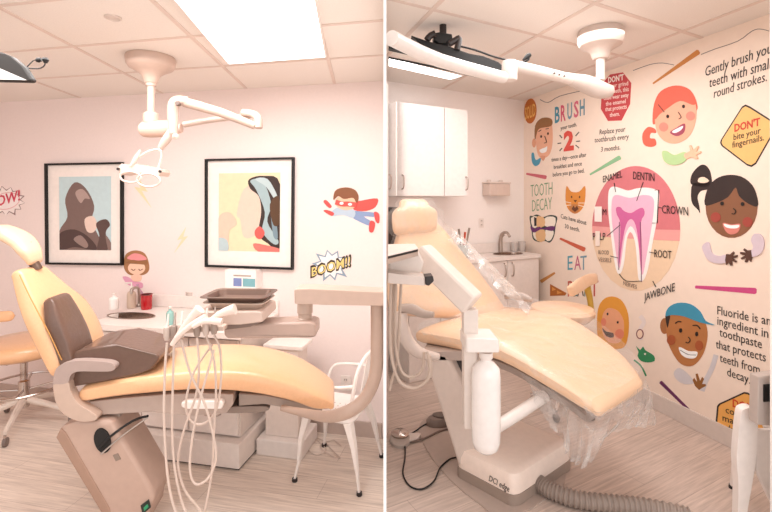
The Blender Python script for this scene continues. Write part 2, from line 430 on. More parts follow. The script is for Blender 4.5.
poster(t, fp, (.155, .12, .86, .87), '#c7dde1', [
    ('#7c655f', sm([(.0, .74), (.16, .55), (.12, .3), (.3, .08), (.52, .16), (.68, .4), (.62, .62), (.74, .78), (.8, 1), (0, 1)])),
    ('#4e3a37', sm([(0, .78), (.3, .72), (.6, .84), (.72, 1.0), (.3, .96), (0, 1)])),
    ('#9a827b', sm([(.28, .86), (.42, .8), (.56, .92), (.5, .97)])),
    ('#b59c94', sm([(.32, .22), (.46, .17), (.6, .3), (.5, .3), (.42, .36)])),
    ('#ecd2c4', sm([(.5, .58), (.66, .54), (.74, .66), (.66, .76), (.54, .74)])),
    ('#5d4742', sm([(.72, .64), (.9, .58), (.98, .66), (.9, .76), (.94, 1), (.74, 1), (.78, .8)])),
    ('#8b726b', sm([(.9, .8), (1, .9), (1, 1), (.95, 1)]))])
t, fp = framed([(204.5, 159), (293.5, 157), (292.5, 270), (204.5, 267)], 'black framed print of teal and dark sweeping shapes on cream', '', [])
poster(t, fp, (.135, .12, .86, .86), '#f6dfba', [
    ('#f3cfbd', sm([(.42, .2), (.66, .2), (.72, .5), (.62, .78), (.42, .82), (.36, .6), (.3, .52)])),
    ('#3b2c28', sm([(.5, .08), (.75, .04), (1, .15), (1, .95), (.82, .9), (.66, .78), (.7, .5), (.66, .3), (.52, .2)])),
    ('#a9bfc4', sm([(.52, .1), (.72, .1), (.86, .4), (.8, .62), (.98, .86), (.9, .9), (.72, .74), (.76, .5), (.62, .22)])),
    ('#c2d3d6', sm([(.6, .08), (.8, .08), (.96, .3), (.92, .34), (.78, .18)])),
    ('#7d94a0', sm([(.86, .52), (.93, .56), (.97, .82), (.9, .8)])),
    ('#5a3d26', sm([(.84, .4), (.98, .3), (1, .62), (.9, .66)])),
    ('#e0605a', sm([(.6, .74), (.68, .68), (.76, .76), (.7, .84), (.62, .82)])),
    ('#e37a70', sm([(.58, .9), (.8, .92), (1, .96), (1, 1), (.66, 1)])),
    ('#f1c9b4', sm([(.0, .58), (.14, .5), (.26, .56), (.3, .66), (.18, .74), (.16, .9), (.02, .9)])),
    ('#bcced2', sm([(.0, .84), (.14, .86), (.16, 1), (0, 1)]))])

def star(cx, cy, rx, ry, n, k, rot=0, jit=0):
    out = []
    for i in range(2*n):
        a = math.radians(rot)+math.pi*i/n; s = (1+random.uniform(-jit, jit)) if i % 2 == 0 else k
        out.append((cx+rx*s*math.cos(a), cy+ry*s*math.sin(a)))
    return out
t = decal('pow_sticker', 'spiky white burst sticker with red POW lettering on the left', 'wall sticker', WLB, [
    ('burst_outline', '#8a6a68', [star(6, 201, 20, 15.5, 13, .72, 8, .1)]),
    ('burst', '#fbeeea', [star(6, 201, 18.6, 14.2, 13, .72, 8, .05)]),
    ('cloud', '#e9b7b6', [ell(6, 201, 14, 8.5, -12)]), ('cloud_face', '#fdf0ee', [ell(6, 201, 13.2, 7.7, -12)])])
lettering('lettering', None, WLB, [('POW!', -8, 208, 20.5, 200, 10)], '#d3485c', e=.0046, bold=.02, parent=t)
def bolt(x, y, s, c, label, f=1):
    pts = [(0, 0), (10, -16), (5, -16), (14, -32), (-1*0, -18+2), (4, -15), (-3, -6)] 
    pts = [(-6, 12), (2, -2), (-3, -1), (6, -14), (3, -4), (8, -5)]
    decal('lightning_sticker', label, 'wall sticker', WLB, [('bolt', c, [[(x+f*a*s, y+b*s) for a, b in pts]])], 'lightning bolt stickers')
bolt(180, 241, 1.0, '#f2ddb8', 'pale yellow lightning bolt sticker between the two framed prints')
bolt(144, 193, 1.25, '#f6ddb4', 'pale yellow lightning bolt sticker beneath the lamp head', -1)
# girl in pink
decal('girl_sticker', 'wall sticker of a brown haired girl with pink headband and pink cape', 'wall sticker', WLB, [
    ('hair', '#a9764f', [sm([(124, 268), (125, 256), (130, 251.5), (137, 250.5), (144, 253), (148, 260), (149, 270), (143, 275), (130, 275)])]),
    ('cape', '#e3a3bd', [sm([(122.5, 277), (128, 277), (134, 281), (142, 283), (142, 288), (134, 287), (127, 284)])]),
    ('face', '#f7cdb4', [ell(136.5, 268, 8.6, 6.6)]),
    ('headband', '#f0989a', [sm([(127, 258.5), (132, 254), (137, 253.5), (143, 255.5), (146.5, 259.5), (137, 260.5)])]),
    ('fringe', '#9b6a45', [sm([(126, 263), (132, 260), (137, 260.5), (146, 261), (147, 264.5), (137, 264)])]),
    ('body', '#f6c9b2', [sm([(131, 276), (137, 274), (141, 276), (140, 281), (133, 281)])]),
    ('eyes', '#7e5140', [stroke([(131, 269), (133.5, 270.5), (135, 269)], .6), stroke([(138.5, 269), (140, 270.5), (142.5, 269)], .6)]),
    ('legs', '#c99cb0', [stroke([(137, 284), (139, 290), (142, 294)], 2.2), stroke([(134, 287), (130, 292)], 2)])])
# flying boy
decal('boy_sticker', 'wall sticker of a flying boy with red mask, red cape and blue suit', 'wall sticker', WLB, [
    ('cape', '#e0554e', [sm([(353, 203), (362, 200.5), (377.5, 198.5), (375.5, 207), (366, 211), (354, 210)], 3)]),
    ('legs', '#8c9fc4', [sm([(352, 211), (362, 211.5), (376, 213), (376, 217), (364, 216.5), (372, 222), (370, 226), (358, 221), (352, 217)], 3)]),
    ('suit', '#b9c8d8', [sm([(331, 212), (338, 207), (345, 207), (355, 211), (353, 218), (343, 215), (332, 216)], 3)]),
    ('gloves', '#d9534f', [sm([(323.5, 202), (326, 200), (331.5, 206), (329, 208)], 3), sm([(323.5, 211), (327, 210), (334, 213), (331.5, 216)], 3)]),
    ('boots', '#d9534f', [sm([(374, 212), (379, 214), (379, 223), (375.5, 221)], 3), sm([(370, 221), (375, 223), (373, 232), (369, 231)], 3)]),
    ('face', '#f2c2a4', [ell(346, 202.5, 10.8, 7.6, 3)]),
    ('hair', '#8a5434', [sm([(333.5, 200), (334.5, 192), (339, 188.5), (348, 187.5), (355.5, 190.5), (358.5, 197), (356.5, 203), (353, 198), (344, 199), (338, 196)])]),
    ('mask', '#e2564f', [stroke([(335.5, 202), (342, 204), (348, 204), (356.5, 205)], 5)]),
    ('eyes', '#ffffff', [ell(341.5, 203.3, 2, 1.4), ell(350, 204.3, 2, 1.4)])])
t = decal('boom_sticker', 'blue and white star burst sticker with yellow BOOM lettering', 'wall sticker', WLB, [
    ('burst_outline', '#8fa3b4', [star(331, 265, 20, 17.5, 10, .6, 5, .12)]),
    ('burst', '#fdf4f0', [star(331, 265, 15.5, 13.5, 10, .66, 5, .05)])])
lettering('lettering_outline', None, WLB, [('BOOM!!', 310.5, 277.5, 351.5, 266, 11)], '#3a2b22', e=.003, bold=.055, parent=t)
lettering('lettering', None, WLB, [('BOOM!!', 312, 276.3, 350.3, 265.4, 8.8)], '#f2d98a', e=.0042, bold=.005, parent=t)

def outlet(w, px, py, label, s=1):
    c = w.hit(px, py); t = thing('wall_outlet', label, 'outlet', c)
    u, z = w.uv(c); a, b = .04*s, .06*s
    link('plate', prism([w.at(u-a, z-b, .001), w.at(u+a, z-b, .001), w.at(u+a, z+b, .001), w.at(u-a, z+b, .001)], w.n*.006), WHITE, t, bevel=.002, smooth=False)
    for k in (-1, 1):
        zz = z+k*.026*s; q = [w.at(u+.019*s*math.cos(i*math.pi/8), zz+.019*s*math.sin(i*math.pi/8), .006) for i in range(16)]
        s1 = link('socket', prism(q, w.n*.003), CREAM, t, smooth=False)
        bm = bmesh.new()
        for d in (-.007*s, .007*s): add_box(bm, w.at(u+d, zz+.003, .0095), w.d*.003, w.n*.002, (0, 0, .011))
        link('slot', bm, DARK, s1, smooth=False)
outlet(WLB, 346, 383, 'white wall outlet beside the white metal armchair', .85)
outlet(WB, 481, 223, 'white wall outlet above the sink counter', .8)

# ---- right room mural
decal('mural_oval', 'orange oval with yellow SOLID lettering at the wall corner', 'mural picture', WM, [('oval', '#c9702c', [ell(530.3, 111, 6.2, 12.6, 3)])])
lettering('mural_lettering', 'yellow slanted word SOLID on the orange oval', WM, [('SOLID', 525.3, 119.8, 535.6, 115.5, 12)], '#f3c26b', e=.0026, bold=.01)
decal('mural_boy', 'mural portrait of a smiling brown haired boy with blue collar by the corner', 'mural picture', WM, [
    ('ear', '#e9a888', [ell(534, 143, 2, 4.5)]),
    ('face', '#f0b698', [sm([(536, 127), (540, 120), (550, 120), (552.5, 131), (552, 146), (548, 156), (540, 157.5), (536.5, 148)])]),
    ('hair', '#9a6b42', [sm([(534.8, 140), (535, 126), (540, 119), (547, 117.5), (552, 120), (551, 126), (541, 128), (537.5, 131)], 3)]),
    ('collar', '#4f9bb8', [sm([(531.5, 154), (533.5, 153), (535.5, 160), (540.5, 158), (539, 164), (535, 166), (532, 162)])]),
    ('neck', '#e3a183', [sm([(540, 156), (545, 156), (543, 161)], 2)]),
    ('mouth', '#ffffff', [sm([(539.5, 150), (545, 147.5), (547, 146.5), (546, 151.5), (541.5, 153)])]),
    ('features', '#503227', [ell(541, 136.5, .8, 1.3), ell(547.8, 133.6, .8, 1.3), stroke([(538.5, 131.5), (541, 130)], .6), stroke([(545.5, 129), (548.5, 128.5)], .6), stroke([(544.5, 136), (546.3, 142), (544, 143)], .6)])])
for chs, cols, xs in (('BRUSH', ['#4b93ab', '#dd5f7a', '#7f9fb0', '#dd6f86', '#6c95a8'], [555, 561, 567.5, 574, 580]),):
    t = thing('mural_lettering', 'tall blue and pink word BRUSH near the corner', 'wall lettering', WM.hit(555, 123))
    for c_, k_, x_ in zip(chs, cols, xs):
        lettering('letter', None, WM, bold=.02, rows=[(c_, x_, 123-(x_-555)*.29, x_+4.8, 121.8-(x_-555)*.29, 15.5)], color=k_, parent=t)
lettering('mural_lettering', 'small black words your teeth beneath BRUSH', WM, [('your teeth.', 560.8, 130, 577, 126.2, 4)], '#3c2f2b')
t = thing('mural_numeral_two', 'bold red numeral 2 with short dark rays', 'wall lettering', WM.hit(569, 150))
lettering('numeral', None, WM, [('2', 563.8, 150.3, 574, 149, 17.5)], '#df5247', bold=.05, parent=t)
bm = bmesh.new()
for a in ((557.5, 143.5, 561, 143), (559.5, 135, 562, 138), (559.5, 151, 562, 148), (576, 141.5, 580, 141), (575.5, 136, 579, 132), (575.5, 145, 579, 148)): pxpoly(bm, WM, stroke([a[:2], a[2:]], 1.0), .0015)
link('rays', bm, M('#55504c', .6), t, smooth=False)
lettering('mural_lettering', 'small black lines on brushing twice a day beneath the red numeral', WM, [('times a day\u2014once after', 551.6, 161.7, 586.4, 156.7, 4), ('breakfast and once', 554, 169, 582, 165.5, 4), ('before you go to bed.', 553, 176.7, 584.5, 172.5, 4)], '#3c2f2b')
t = decal('mural_stop_sign', 'red octagonal sign in the mural reading DONT above small white lines', 'mural sign', WM, [('sign_face', '#c8474b', [[(610, 74.5), (622.8, 72.3), (631.2, 83), (630, 104), (621.5, 120.5), (608, 121), (600.8, 109), (602, 84)]])])
lettering('lettering', None, WM, [("DON'T", 608.5, 83, 624, 79.8, 5.5)], '#fff2ea', e=.0028, bold=.03, parent=t)
lettering('lettering', None, WM, [('bite or grind', 605, 88.8, 628.5, 85.2, 4), ('your teeth, this', 604.5, 94.5, 629, 91, 4), ('could wear away', 604, 100.2, 629, 96.8, 4), ('the enamel', 606, 105.8, 626, 103, 4), ('that protects', 605.5, 111.4, 627, 108.4, 4), ('them.', 610, 117, 620, 115.5, 4)], '#fbe3da', e=.0028, bold=.01, parent=t)
def stick(px, c, label):
    (x0, y0, w0), (x1, y1, w1) = px
    d = Vector((x1-x0, y1-y0)).normalized(); s = Vector((-d.y, d.x))
    a, b = Vector((x0, y0)), Vector((x1, y1))
    pts = [a+s*w0/2, a-d*w0*.2, a-s*w0/2, b-s*w1/2, b+d*w1*.25-s*w1*.3, b+d*w1*.25+s*w1*.3, b+s*w1/2]
    decal('mural_stick', label, 'mural picture', WM, [('stick', c, [[tuple(p) for p in pts]])], 'tapered coloured sticks in the mural')
stick(((653, 83.5, 1.6), (698, 52, 5.2)), '#c9823f', 'tapered orange brown stick painted high beside the ceiling')
stick(((590, 174.5, 1.8), (619.5, 157.5, 4.6)), '#8fbf93', 'tapered pale green stick painted above the tooth diagram')
stick(((526.5, 173.8, 2), (545.5, 177.3, 4)), '#cf6a75', 'tapered rose stick painted under the boy portrait')
stick(((560, 238.5, 2), (584, 249.5, 4.6)), '#cd6146', 'tapered red stick painted under the cat')
stick(((541, 281.5, 3.6), (554.5, 273, 2)), '#cf8f4e', 'short ochre stick painted beside the sink cabinet')
stick(((695.5, 287, 3), (755, 291, 6.2)), '#cf4c86', 'tapered magenta stick painted below the girl with ponytail')
stick(((660.5, 382, 3.4), (702.5, 423.5, 2)), '#6b2b5c', 'tapered dark purple stick painted just above the baseboard')
# thin wavy line near the ceiling
for lb_, sp in (('thin dark wavy line painted from the orange stick to the right edge below the ceiling', [(701, 54.5), (715, 49), (738, 41), (752, 31), (760, 29), (769, 31)]),
    ('thin dark wavy line painted between the red octagon and the orange stick', [(633, 70.5), (650, 64.5), (662, 63), (674, 65)]), ('thin dark wavy line painted over the word BRUSH', [(540, 99.5), (548, 102.5), (560, 96), (585, 90), (598, 87)])):
    decal('mural_thread', lb_, 'mural picture', WM, [('line', '#6f625e', [stroke(sp, .6)])])
decal('mural_redhead_girl', 'mural portrait of a girl with red hair, side ponytail and green sleeve', 'mural picture', WM, [
    ('ponytail', '#e36853', [sm([(655, 129), (648, 127), (642.5, 134), (643.5, 144), (650, 147), (656, 145), (655, 139), (650, 138), (651, 133), (656, 133)])]),
    ('hair', '#e86a55', [sm([(652.5, 122), (654, 104), (661, 91), (676, 85.5), (690, 90), (697, 104), (694, 112), (670, 116), (658, 118), (655, 124)])]),
    ('face', '#f4b295', [sm([(655, 122), (657, 112), (668, 107), (680, 97), (694, 101), (696, 118), (690, 135), (678, 143), (666, 142), (658, 134)])]),
    ('fringe', '#e86a55', [sm([(655, 119), (658, 103), (664, 96), (682, 94), (695, 101), (693, 105), (680, 101), (668, 108), (660, 114)])]),
    ('cheeks', '#ec8f7e', [ell(663.5, 127, 4.6, 4.6), ell(690.5, 116, 4.6, 4.6)]),
    ('mouth', '#a64a5f', [sm([(670, 132), (676, 128), (684.5, 123.5), (684, 132), (678, 136), (673, 135)])]),
    ('teeth', '#ffffff', [sm([(672, 131.5), (678, 128), (683, 126), (681, 130), (675, 133)], 3)]),
    ('features', '#33231f', [ell(667.5, 116.3, 1.3, 1.8), ell(683.3, 106.4, 1.3, 1.8), stroke([(678, 112), (681, 117), (678.5, 119)], .6), stroke([(658, 104.5), (664, 112)], .5)]),
    ('sleeve', '#b8d79b', [sm([(662, 152), (666, 151), (674, 155), (684, 152), (687, 157), (682, 163), (672, 165), (664, 161)])]),
    ('hand', '#f3c3a3', [sm([(684, 154), (690, 151), (689, 146), (691, 145.5), (693, 150), (697, 146), (698.5, 147), (696, 151.5), (700, 151), (700.5, 153), (696, 155), (698, 158), (695.5, 159), (691, 157), (686, 159)], 2)])])
lettering('mural_lettering', 'black handwriting advising gentle brushing with small strokes, top right', WM, [('Gently brush your', 705.5, 76.5, 777, 51, 9.5), ('teeth with small', 709.5, 87.5, 771.5, 68, 9.5), ('round strokes.', 714, 98, 767, 81, 9)], '#2b2220', shear=.1)
def rsign(name, label, pts, part='sign_face'):
    inner = []
    c = Vector((sum(p[0] for p in pts)/len(pts), sum(p[1] for p in pts)/len(pts)))
    return [(c.x+(x-c.x)*.94, c.y+(y-c.y)*.94) for x, y in pts]
pts = [(742, 106.5), (745.5, 104.5), (750, 106.5), (776, 123), (777, 127), (756, 164), (751.5, 167), (747, 165.5), (721.5, 146), (720, 143), (721, 139.5)]
t = decal('mural_warning_sign', 'orange diamond sign with black border about biting fingernails', 'mural sign', WM, [('border', '#2b2220', [pts]), ('sign_face', '#f5c078', [rsign('', '', pts)])])
lettering('lettering', None, WM, [("DON'T", 734.8, 131.8, 760.5, 125.3, 7.2)], '#d04a35', e=.0032, bold=.03, parent=t)
lettering('lettering', None, WM, [('bite your', 734, 140.3, 761, 133.3, 6.2), ('fingernails.', 732.6, 148, 764.5, 140.3, 6.2)], '#2b2220', e=.0032, parent=t)
lettering('mural_lettering', 'small black lines about replacing a toothbrush every 3 months', WM, [('Replace your', 599.7, 134.5, 625.5, 131.5, 5), ('toothbrush every', 594.8, 142.5, 629, 139, 5), ('3 months.', 601, 152, 620.5, 149.6, 5)], '#3c2f2b', shear=.1)
# tooth diagram
tooth = [(609, 190), (613, 186.5), (620, 188), (628, 190.5), (636, 188.5), (645, 187.5), (654, 189), (658.5, 192), (659, 200), (656.5, 222), (652, 245), (648, 268), (643.5, 280), (638.5, 279), (637, 262), (635, 242), (630.5, 232), (626.5, 240), (624, 262), (621, 272.5), (617.5, 273), (614.5, 262), (611.5, 240), (608.5, 215), (608, 200)]
dent = [(613, 197), (618, 195), (630, 198), (643, 195), (652, 197), (654, 206), (651, 230), (646, 258), (643, 274), (640.5, 270), (639, 250), (636, 234), (630.5, 226), (625, 236), (622, 256), (620, 267), (618, 266), (615, 246), (612, 222), (611.5, 206)]
pulp = [(616, 208), (620, 207), (624, 211), (631, 213), (638, 209), (643, 208), (644.5, 214), (641, 222), (641.5, 240), (641.8, 268), (640.8, 268), (638.5, 242), (635.5, 225), (631, 219), (626, 225), (622, 244), (619.8, 262), (618.8, 261), (620, 240), (620, 222), (617, 215)]
top = ell(636, 229, 44, 63, 0, 28, 178, 362); band = [(592.2, 224), (680, 231), (680, 240), (592.5, 234)]
t = decal('mural_tooth_diagram', 'large cutaway tooth diagram in a round pink and beige field', 'mural picture', WM, [
    ('jawbone', '#f2d3b4', [ell(636, 229, 44, 62)]),
    ('gum', '#d87a80', [[(592.2, 227)]+[p for p in ell(636, 229, 44, 63, 0, 30, 182, 356)]+[(680, 231), (636, 230)]]),
    ('gum_edge', '#efa6a2', [[(592, 226), (636, 229), (680, 230), (679.3, 241), (636, 239), (592.6, 236)]]),
    ('enamel', '#fff8f6', [sm(tooth, 3)]), ('dentin', '#f3bcd4', [sm(dent, 3)]), ('pulp', '#d468a0', [sm(pulp, 3)]),
    ('nerve_lines', '#6d4660', [stroke([(619.3, 222), (619, 250), (618.6, 270)], .6), stroke([(640.3, 222), (641, 250), (641.3, 282)], .6)]),
    ('pointer_lines', '#2b2220', [stroke([(614, 183), (615.5, 192)], .5), stroke([(643, 182), (636.5, 201)], .5), stroke([(654.5, 190), (658.5, 190), (657, 223), (652, 223)], .6, 0), stroke([(658, 207), (661.5, 208)], .6), stroke([(649, 252), (654, 253)], .5), stroke([(607, 236), (620, 225)], .5), stroke([(652.5, 281), (655.5, 287)], .5), stroke([(610, 256), (618, 258)], .5), stroke([(619, 274), (626, 281), (641, 281)], .5)])])
for tx, a, c_ in (('ENAMEL', (603.6, 182.5, 622.8, 177.2, 6.4), 0), ('DENTIN', (633.8, 179, 655, 181.3, 7.6), 0), ('CROWN', (662.7, 213, 688.8, 215.6, 8), 0), ('ROOT', (655, 257, 672, 258.7, 7.6), 0), ('JAWBONE', (644.8, 301, 675.5, 290.8, 7.6), 0)):
    lettering('mural_lettering', 'black capital word '+tx+' labelling the tooth diagram', WM, [(tx,)+a], '#2b2220', e=.0066)
lettering('mural_lettering', 'tiny grey word NERVES under the tooth roots', WM, [('NERVES', 624, 285, 637.5, 289, 4)], '#8d7569', e=.0066)
lettering('mural_lettering', 'tiny grey words BLOOD VESSELS left of the tooth roots', WM, [('BLOOD', 599, 254, 609.5, 254.6, 4), ('VESSELS', 599, 261.3, 612, 262.4, 4)], '#8d7569', e=.0066)
lettering('mural_lettering', 'black word PULP partly covered, left of the tooth', WM, [('PULP', 593.5, 240, 606, 240, 7)], '#2b2220', e=.0066)
lettering('mural_lettering', 'black word GUM partly covered on the pink gum', WM, [('GUM', 595, 215, 607, 215, 6)], '#2b2220', e=.0066)
decal('wall_patch', 'white patch covering most of the word GUM', 'patch', WM, [('patch', '#fdf0ea', [[(595.2, 206.5), (602.4, 206.5), (602.4, 222), (595.2, 221.5)]])]*1).location += WM.n*.0075
decal('wall_patch', 'white patch covering the middle of the word PULP', 'patch', WM, [('patch', '#fbe8dc', [[(596, 231), (600.5, 231), (600.5, 246), (596, 246)]])]).location += WM.n*.0075
# tooth decay
lettering('mural_lettering', 'tall thin green words TOOTH DECAY above the drawn teeth', WM, [('TOOTH', 530.8, 196.8, 552.5, 194.5, 12), ('DECAY', 532.3, 211.6, 552, 209, 11.5)], '#7aa077', bold=-.012)
decal('mural_teeth', 'drawing of gapped teeth with purple decay between them', 'mural picture', WM, [
    ('outline', '#33403a', [sm([(529.5, 217), (533, 216), (537, 214.5), (543, 217), (550, 215), (557, 217), (555.5, 226), (554, 236), (550, 242.5), (545, 241), (539, 242), (533, 239), (531.5, 230)])]),
    ('teeth', '#fdf1e2', [sm([(531, 218), (537, 216.5), (537, 227), (532.5, 227)], 2), sm([(545, 218), (550, 216.5), (555.5, 218), (554, 227), (545, 226)], 2), sm([(533, 231), (538, 231), (538, 240), (534, 238)], 2), sm([(545.5, 230), (553.5, 231), (552.5, 237), (549.5, 241), (545.5, 239.5)], 2)]),
    ('stained_teeth', '#eec08d', [sm([(536.5, 217), (541, 216.5), (544.5, 218.5), (544.5, 226), (537, 227)], 2), sm([(536, 230), (544.6, 230), (544.8, 240.5), (537, 241)], 2)]),
    ('decay', '#6b2c6e', [sm([(530.5, 226), (535, 229), (539, 226.5), (543, 228.5), (548, 226.5), (553, 226), (555, 228), (552, 231), (546, 229.8), (540, 229.5), (535, 232.5), (531.5, 231)], 2)]),
    ('crack', '#2c2a2c', [[(534, 217), (536.5, 218), (536.3, 226), (534.2, 226)]])])
decal('mural_cat', 'orange cat face with open mouth in the mural', 'mural picture', WM, [
    ('head', '#e2913e', [sm([(566.5, 186), (571, 191.5), (579, 191.8), (585, 186), (585, 200), (582, 209), (575, 213.8), (568, 209), (565.5, 200)], 3)]),
    ('muzzle', '#c9824a', [sm([(569, 206), (574, 204), (580, 206), (578, 212), (574, 213.4), (570, 211)], 3)]),
    ('features', '#6a3b22', [ell(571.5, 197, .7, 1.2), ell(579.5, 197, .7, 1.2), sm([(573.5, 200), (577, 200), (575.2, 202.5)], 1), sm([(571.5, 209), (573.5, 205.5), (575, 208), (577, 205.5), (578.5, 209), (575, 212)], 1)]),
    ('whiskers', '#fff0df', [stroke([(564, 201.5), (571, 203)], .6), stroke([(565, 205.5), (571, 205)], .6), stroke([(578, 203), (586, 203)], .6), stroke([(578, 205), (585, 207)], .6)])])
lettering('mural_lettering', 'tiny black lines beneath the cat face', WM, [('Cats have about', 561, 218, 586.5, 225, 4.2), ('30 teeth.', 565, 228, 580, 232, 4.2)], '#3c2f2b')
# eat plant
t = thing('mural_lettering', 'blue and red word EAT right of the sink cabinet', 'wall lettering', WM.hit(567, 270))
for c_, x0, x1, k_ in (('E', 567.8, 572.8, '#5fa3b8'), ('A', 574.5, 581, '#c56a86'), ('T', 580.5, 586.8, '#7a9cae')): lettering('letter', None, WM, [(c_, x0, 270, x1, 269.6, 14)], k_, parent=t)
t = thing('mural_lettering', 'multicoloured word PLANT partly behind the stool backrest', 'wall lettering', WM.hit(567, 297))
for c_, x0, x1, k_ in (('P', 568, 573, '#c4604c'), ('L', 573.5, 577.5, '#4c7f86'), ('A', 577.5, 584, '#5d4a3a'), ('N', 584.5, 590, '#5b8c84'), ('T', 590.5, 598.5, '#c25146')): lettering('letter', None, WM, [(c_, x0, 296.5, x1, 296, 15.5)], k_, parent=t)
decal('mural_flag', 'small orange triangle with dark pattern beside the stool seat', 'mural picture', WM, [('triangle', '#b96a2c', [[(550, 284), (566.5, 293), (565, 295.5), (550, 296)]]), ('pattern', '#e7a052', [[(552, 287), (556, 289.5), (552, 291)], [(557, 290.5), (562, 293), (557, 294)]])])
decal('mural_blonde_girl', 'mural portrait of an orange haired child behind the chair foot', 'mural picture', WM, [
    ('hair', '#ea9f3c', [sm([(597, 330), (598, 309), (604, 299), (613, 296.5), (622, 301), (628, 314), (628.5, 332), (624, 347), (610, 349), (600, 342)])]),
    ('face', '#f2ac84', [sm([(602, 328), (603, 314), (609, 308), (619, 312), (624, 324), (621, 341), (611, 343), (604, 337)])]),
    ('cheeks', '#ea8c70', [ell(619.5, 334, 4.4, 5), ell(603.6, 322, 2.6, 4)]),
    ('features', '#33231f', [ell(607.5, 314, .9, 1.3), ell(617.6, 322.3, .9, 1.3)]),
    ('mouth', '#5b3a2a', [sm([(602, 328), (606, 331.5), (613, 333), (613, 337.5), (606, 336)], 2)])])
decal('mural_girl_ponytail', 'mural portrait of a laughing dark skinned girl with black ponytail', 'mural picture', WM, [
    ('ponytail', '#2e1f1d', [sm([(711, 184), (706, 187), (696, 186), (690.5, 183), (692, 174), (699, 166), (705, 165), (710, 171), (712, 182)]), sm([(711, 184), (703, 181), (693, 184), (691, 192), (692, 203), (698, 210), (700, 213), (699, 205), (697.5, 197), (701, 191), (709, 189)])]),
    ('face', '#8a5a3e', [ell(731.5, 206.5, 26, 31.5)]),
    ('hair', '#30201d', [sm([(704.8, 205), (707, 190), (715, 179.5), (727, 175), (741, 176.5), (752, 185), (757, 197), (757.3, 206.5), (748, 203.5), (739, 196), (735.5, 187.5), (728, 197), (716, 203)], 3)]),
    ('ribbon_gap', '#f9dcc4', [sm([(699, 178), (704, 177), (709, 181), (704, 183), (698, 182)], 2)]),
    ('cheeks', '#a5463a', [ell(715.6, 217.3, 5, 5), ell(747.5, 222, 5, 5)]),
    ('lips', '#d98478', [sm([(722.8, 223), (731, 224.5), (740, 224), (738, 232), (731, 234.5), (725.5, 231)])]),
    ('teeth', '#ffffff', [sm([(724, 223.8), (731, 225.3), (739, 225), (737.5, 228), (731, 228.4), (725.5, 227)])]),
    ('features', '#1c1210', [ell(721.8, 203.5, 1.7, 2), ell(742.3, 204, 1.7, 2), stroke([(733, 208.5), (735.5, 211), (734, 214), (731.5, 213.5)], .8)]),
    ('sleeves', '#d9c8d3', [sm([(702, 248), (705, 243), (709, 243), (712, 253), (719, 256), (725, 255), (727, 262), (718, 263.5), (708, 260)]), sm([(751, 240), (754, 234), (761, 235), (764, 243), (761, 253), (752, 257), (750, 253), (753, 247)])]),
    ('hands', '#5b3a2e', [sm([(726, 254), (730, 254.5), (733, 251.5), (734, 253), (732, 256), (737, 255), (737, 257), (732.5, 258.5), (736.5, 261), (735.5, 262.5), (731.5, 260.5), (732, 265.5), (730, 265.5), (728.5, 262), (726, 265), (725, 260)], 1), sm([(751, 250), (747, 250.5), (744, 248.5), (743, 250), (746, 252.5), (740, 252), (740, 254), (745, 255.5), (740.5, 258), (741.5, 259.5), (746, 258), (744.5, 262), (746.5, 262.5), (748.5, 259), (750.5, 262), (752, 257)], 1)])])
lettering('mural_lettering', 'black handwriting about fluoride protecting teeth from decay, right', WM, [('Fluoride is an', 717.5, 314.2, 771, 325.5, 8.4), ('ingredient in', 717.6, 324.5, 768.5, 338, 8.4), ('toothpaste', 719.7, 336, 762, 348.5, 8.4), ('that protects', 716, 347.8, 766, 361.8, 8.4), ('teeth from', 720, 361.5, 760, 374, 8.4), ('decay.', 727.3, 375.5, 750.5, 384, 8.4)], '#2b2220')
decal('mural_boy', 'mural portrait of a grinning brown skinned boy in a blue cap', 'mural picture', WM, [
    ('ear', '#a96c40', [ell(664.5, 326, 4.4, 8)]),
    ('face', '#b97845', [sm([(667, 320), (675, 309), (690, 310), (704, 321), (707.5, 336), (703, 354), (693, 365.5), (681, 364), (672, 352), (667, 338)])]),
    ('hair', '#2f201d', [sm([(665.5, 314), (670, 315), (669, 322), (667.5, 328), (665.8, 321)], 2)]),
    ('cap', '#3f95b5', [sm([(665.5, 316), (668, 308), (677, 303), (690, 304), (700, 311.5), (705.5, 321), (714.5, 325), (700, 322.5), (684, 316.5), (672, 315)], 3)]),
    ('cheeks', '#a9562f', [ell(671, 340, 4.2, 5), ell(699, 345.5, 4, 5)]),
    ('mouth', '#ffffff', [sm([(679, 347), (688, 351), (697, 352), (695, 358), (687, 358), (681, 354)])]),
    ('features', '#20140f', [ell(680.4, 330.5, 1.5, 2.2), ell(696.5, 334, 1.5, 2.2), stroke([(675, 323.5), (678, 321.5), (681, 322)], 1), stroke([(692.5, 325.5), (697, 325.5), (700, 329)], 1), stroke([(688, 337), (690, 340), (688, 343), (685.5, 342)], .7), stroke([(680, 350), (688, 354.5), (696, 355)], .5)])])
decal('mural_hand', 'brown painted hand with wavy grey cuff below the boy in the cap', 'mural picture', WM, [
    ('cuff', '#d8d2d6', [stroke([(702, 391), (706, 380), (712, 368), (716, 355)], 5), sm([(674, 372), (680, 368), (690, 376), (694, 383), (684, 384), (676, 379)], 3)]),
    ('hand', '#96602f', [sm([(694, 378), (697, 382), (695.5, 374), (697.5, 373.5), (700, 381), (702, 377), (704, 379), (702, 384), (705.5, 384), (706, 386), (702, 388), (699, 390), (695, 386), (692.5, 380)], 1)])])
decal('mural_crocodile', 'small dark green creature painted near the chair foot', 'mural picture', WM, [('body', '#2f8d5b', [sm([(636, 346), (640, 350), (643, 346.5), (645, 350), (650, 353), (654, 356), (654.5, 361), (648, 362.5), (641, 361), (637.5, 356), (638.5, 352)], 2), stroke([(634, 360), (641, 366), (646, 376)], 1.6)]),
    ('eye', '#fff0e6', [ell(645, 354, 1, 1)])])
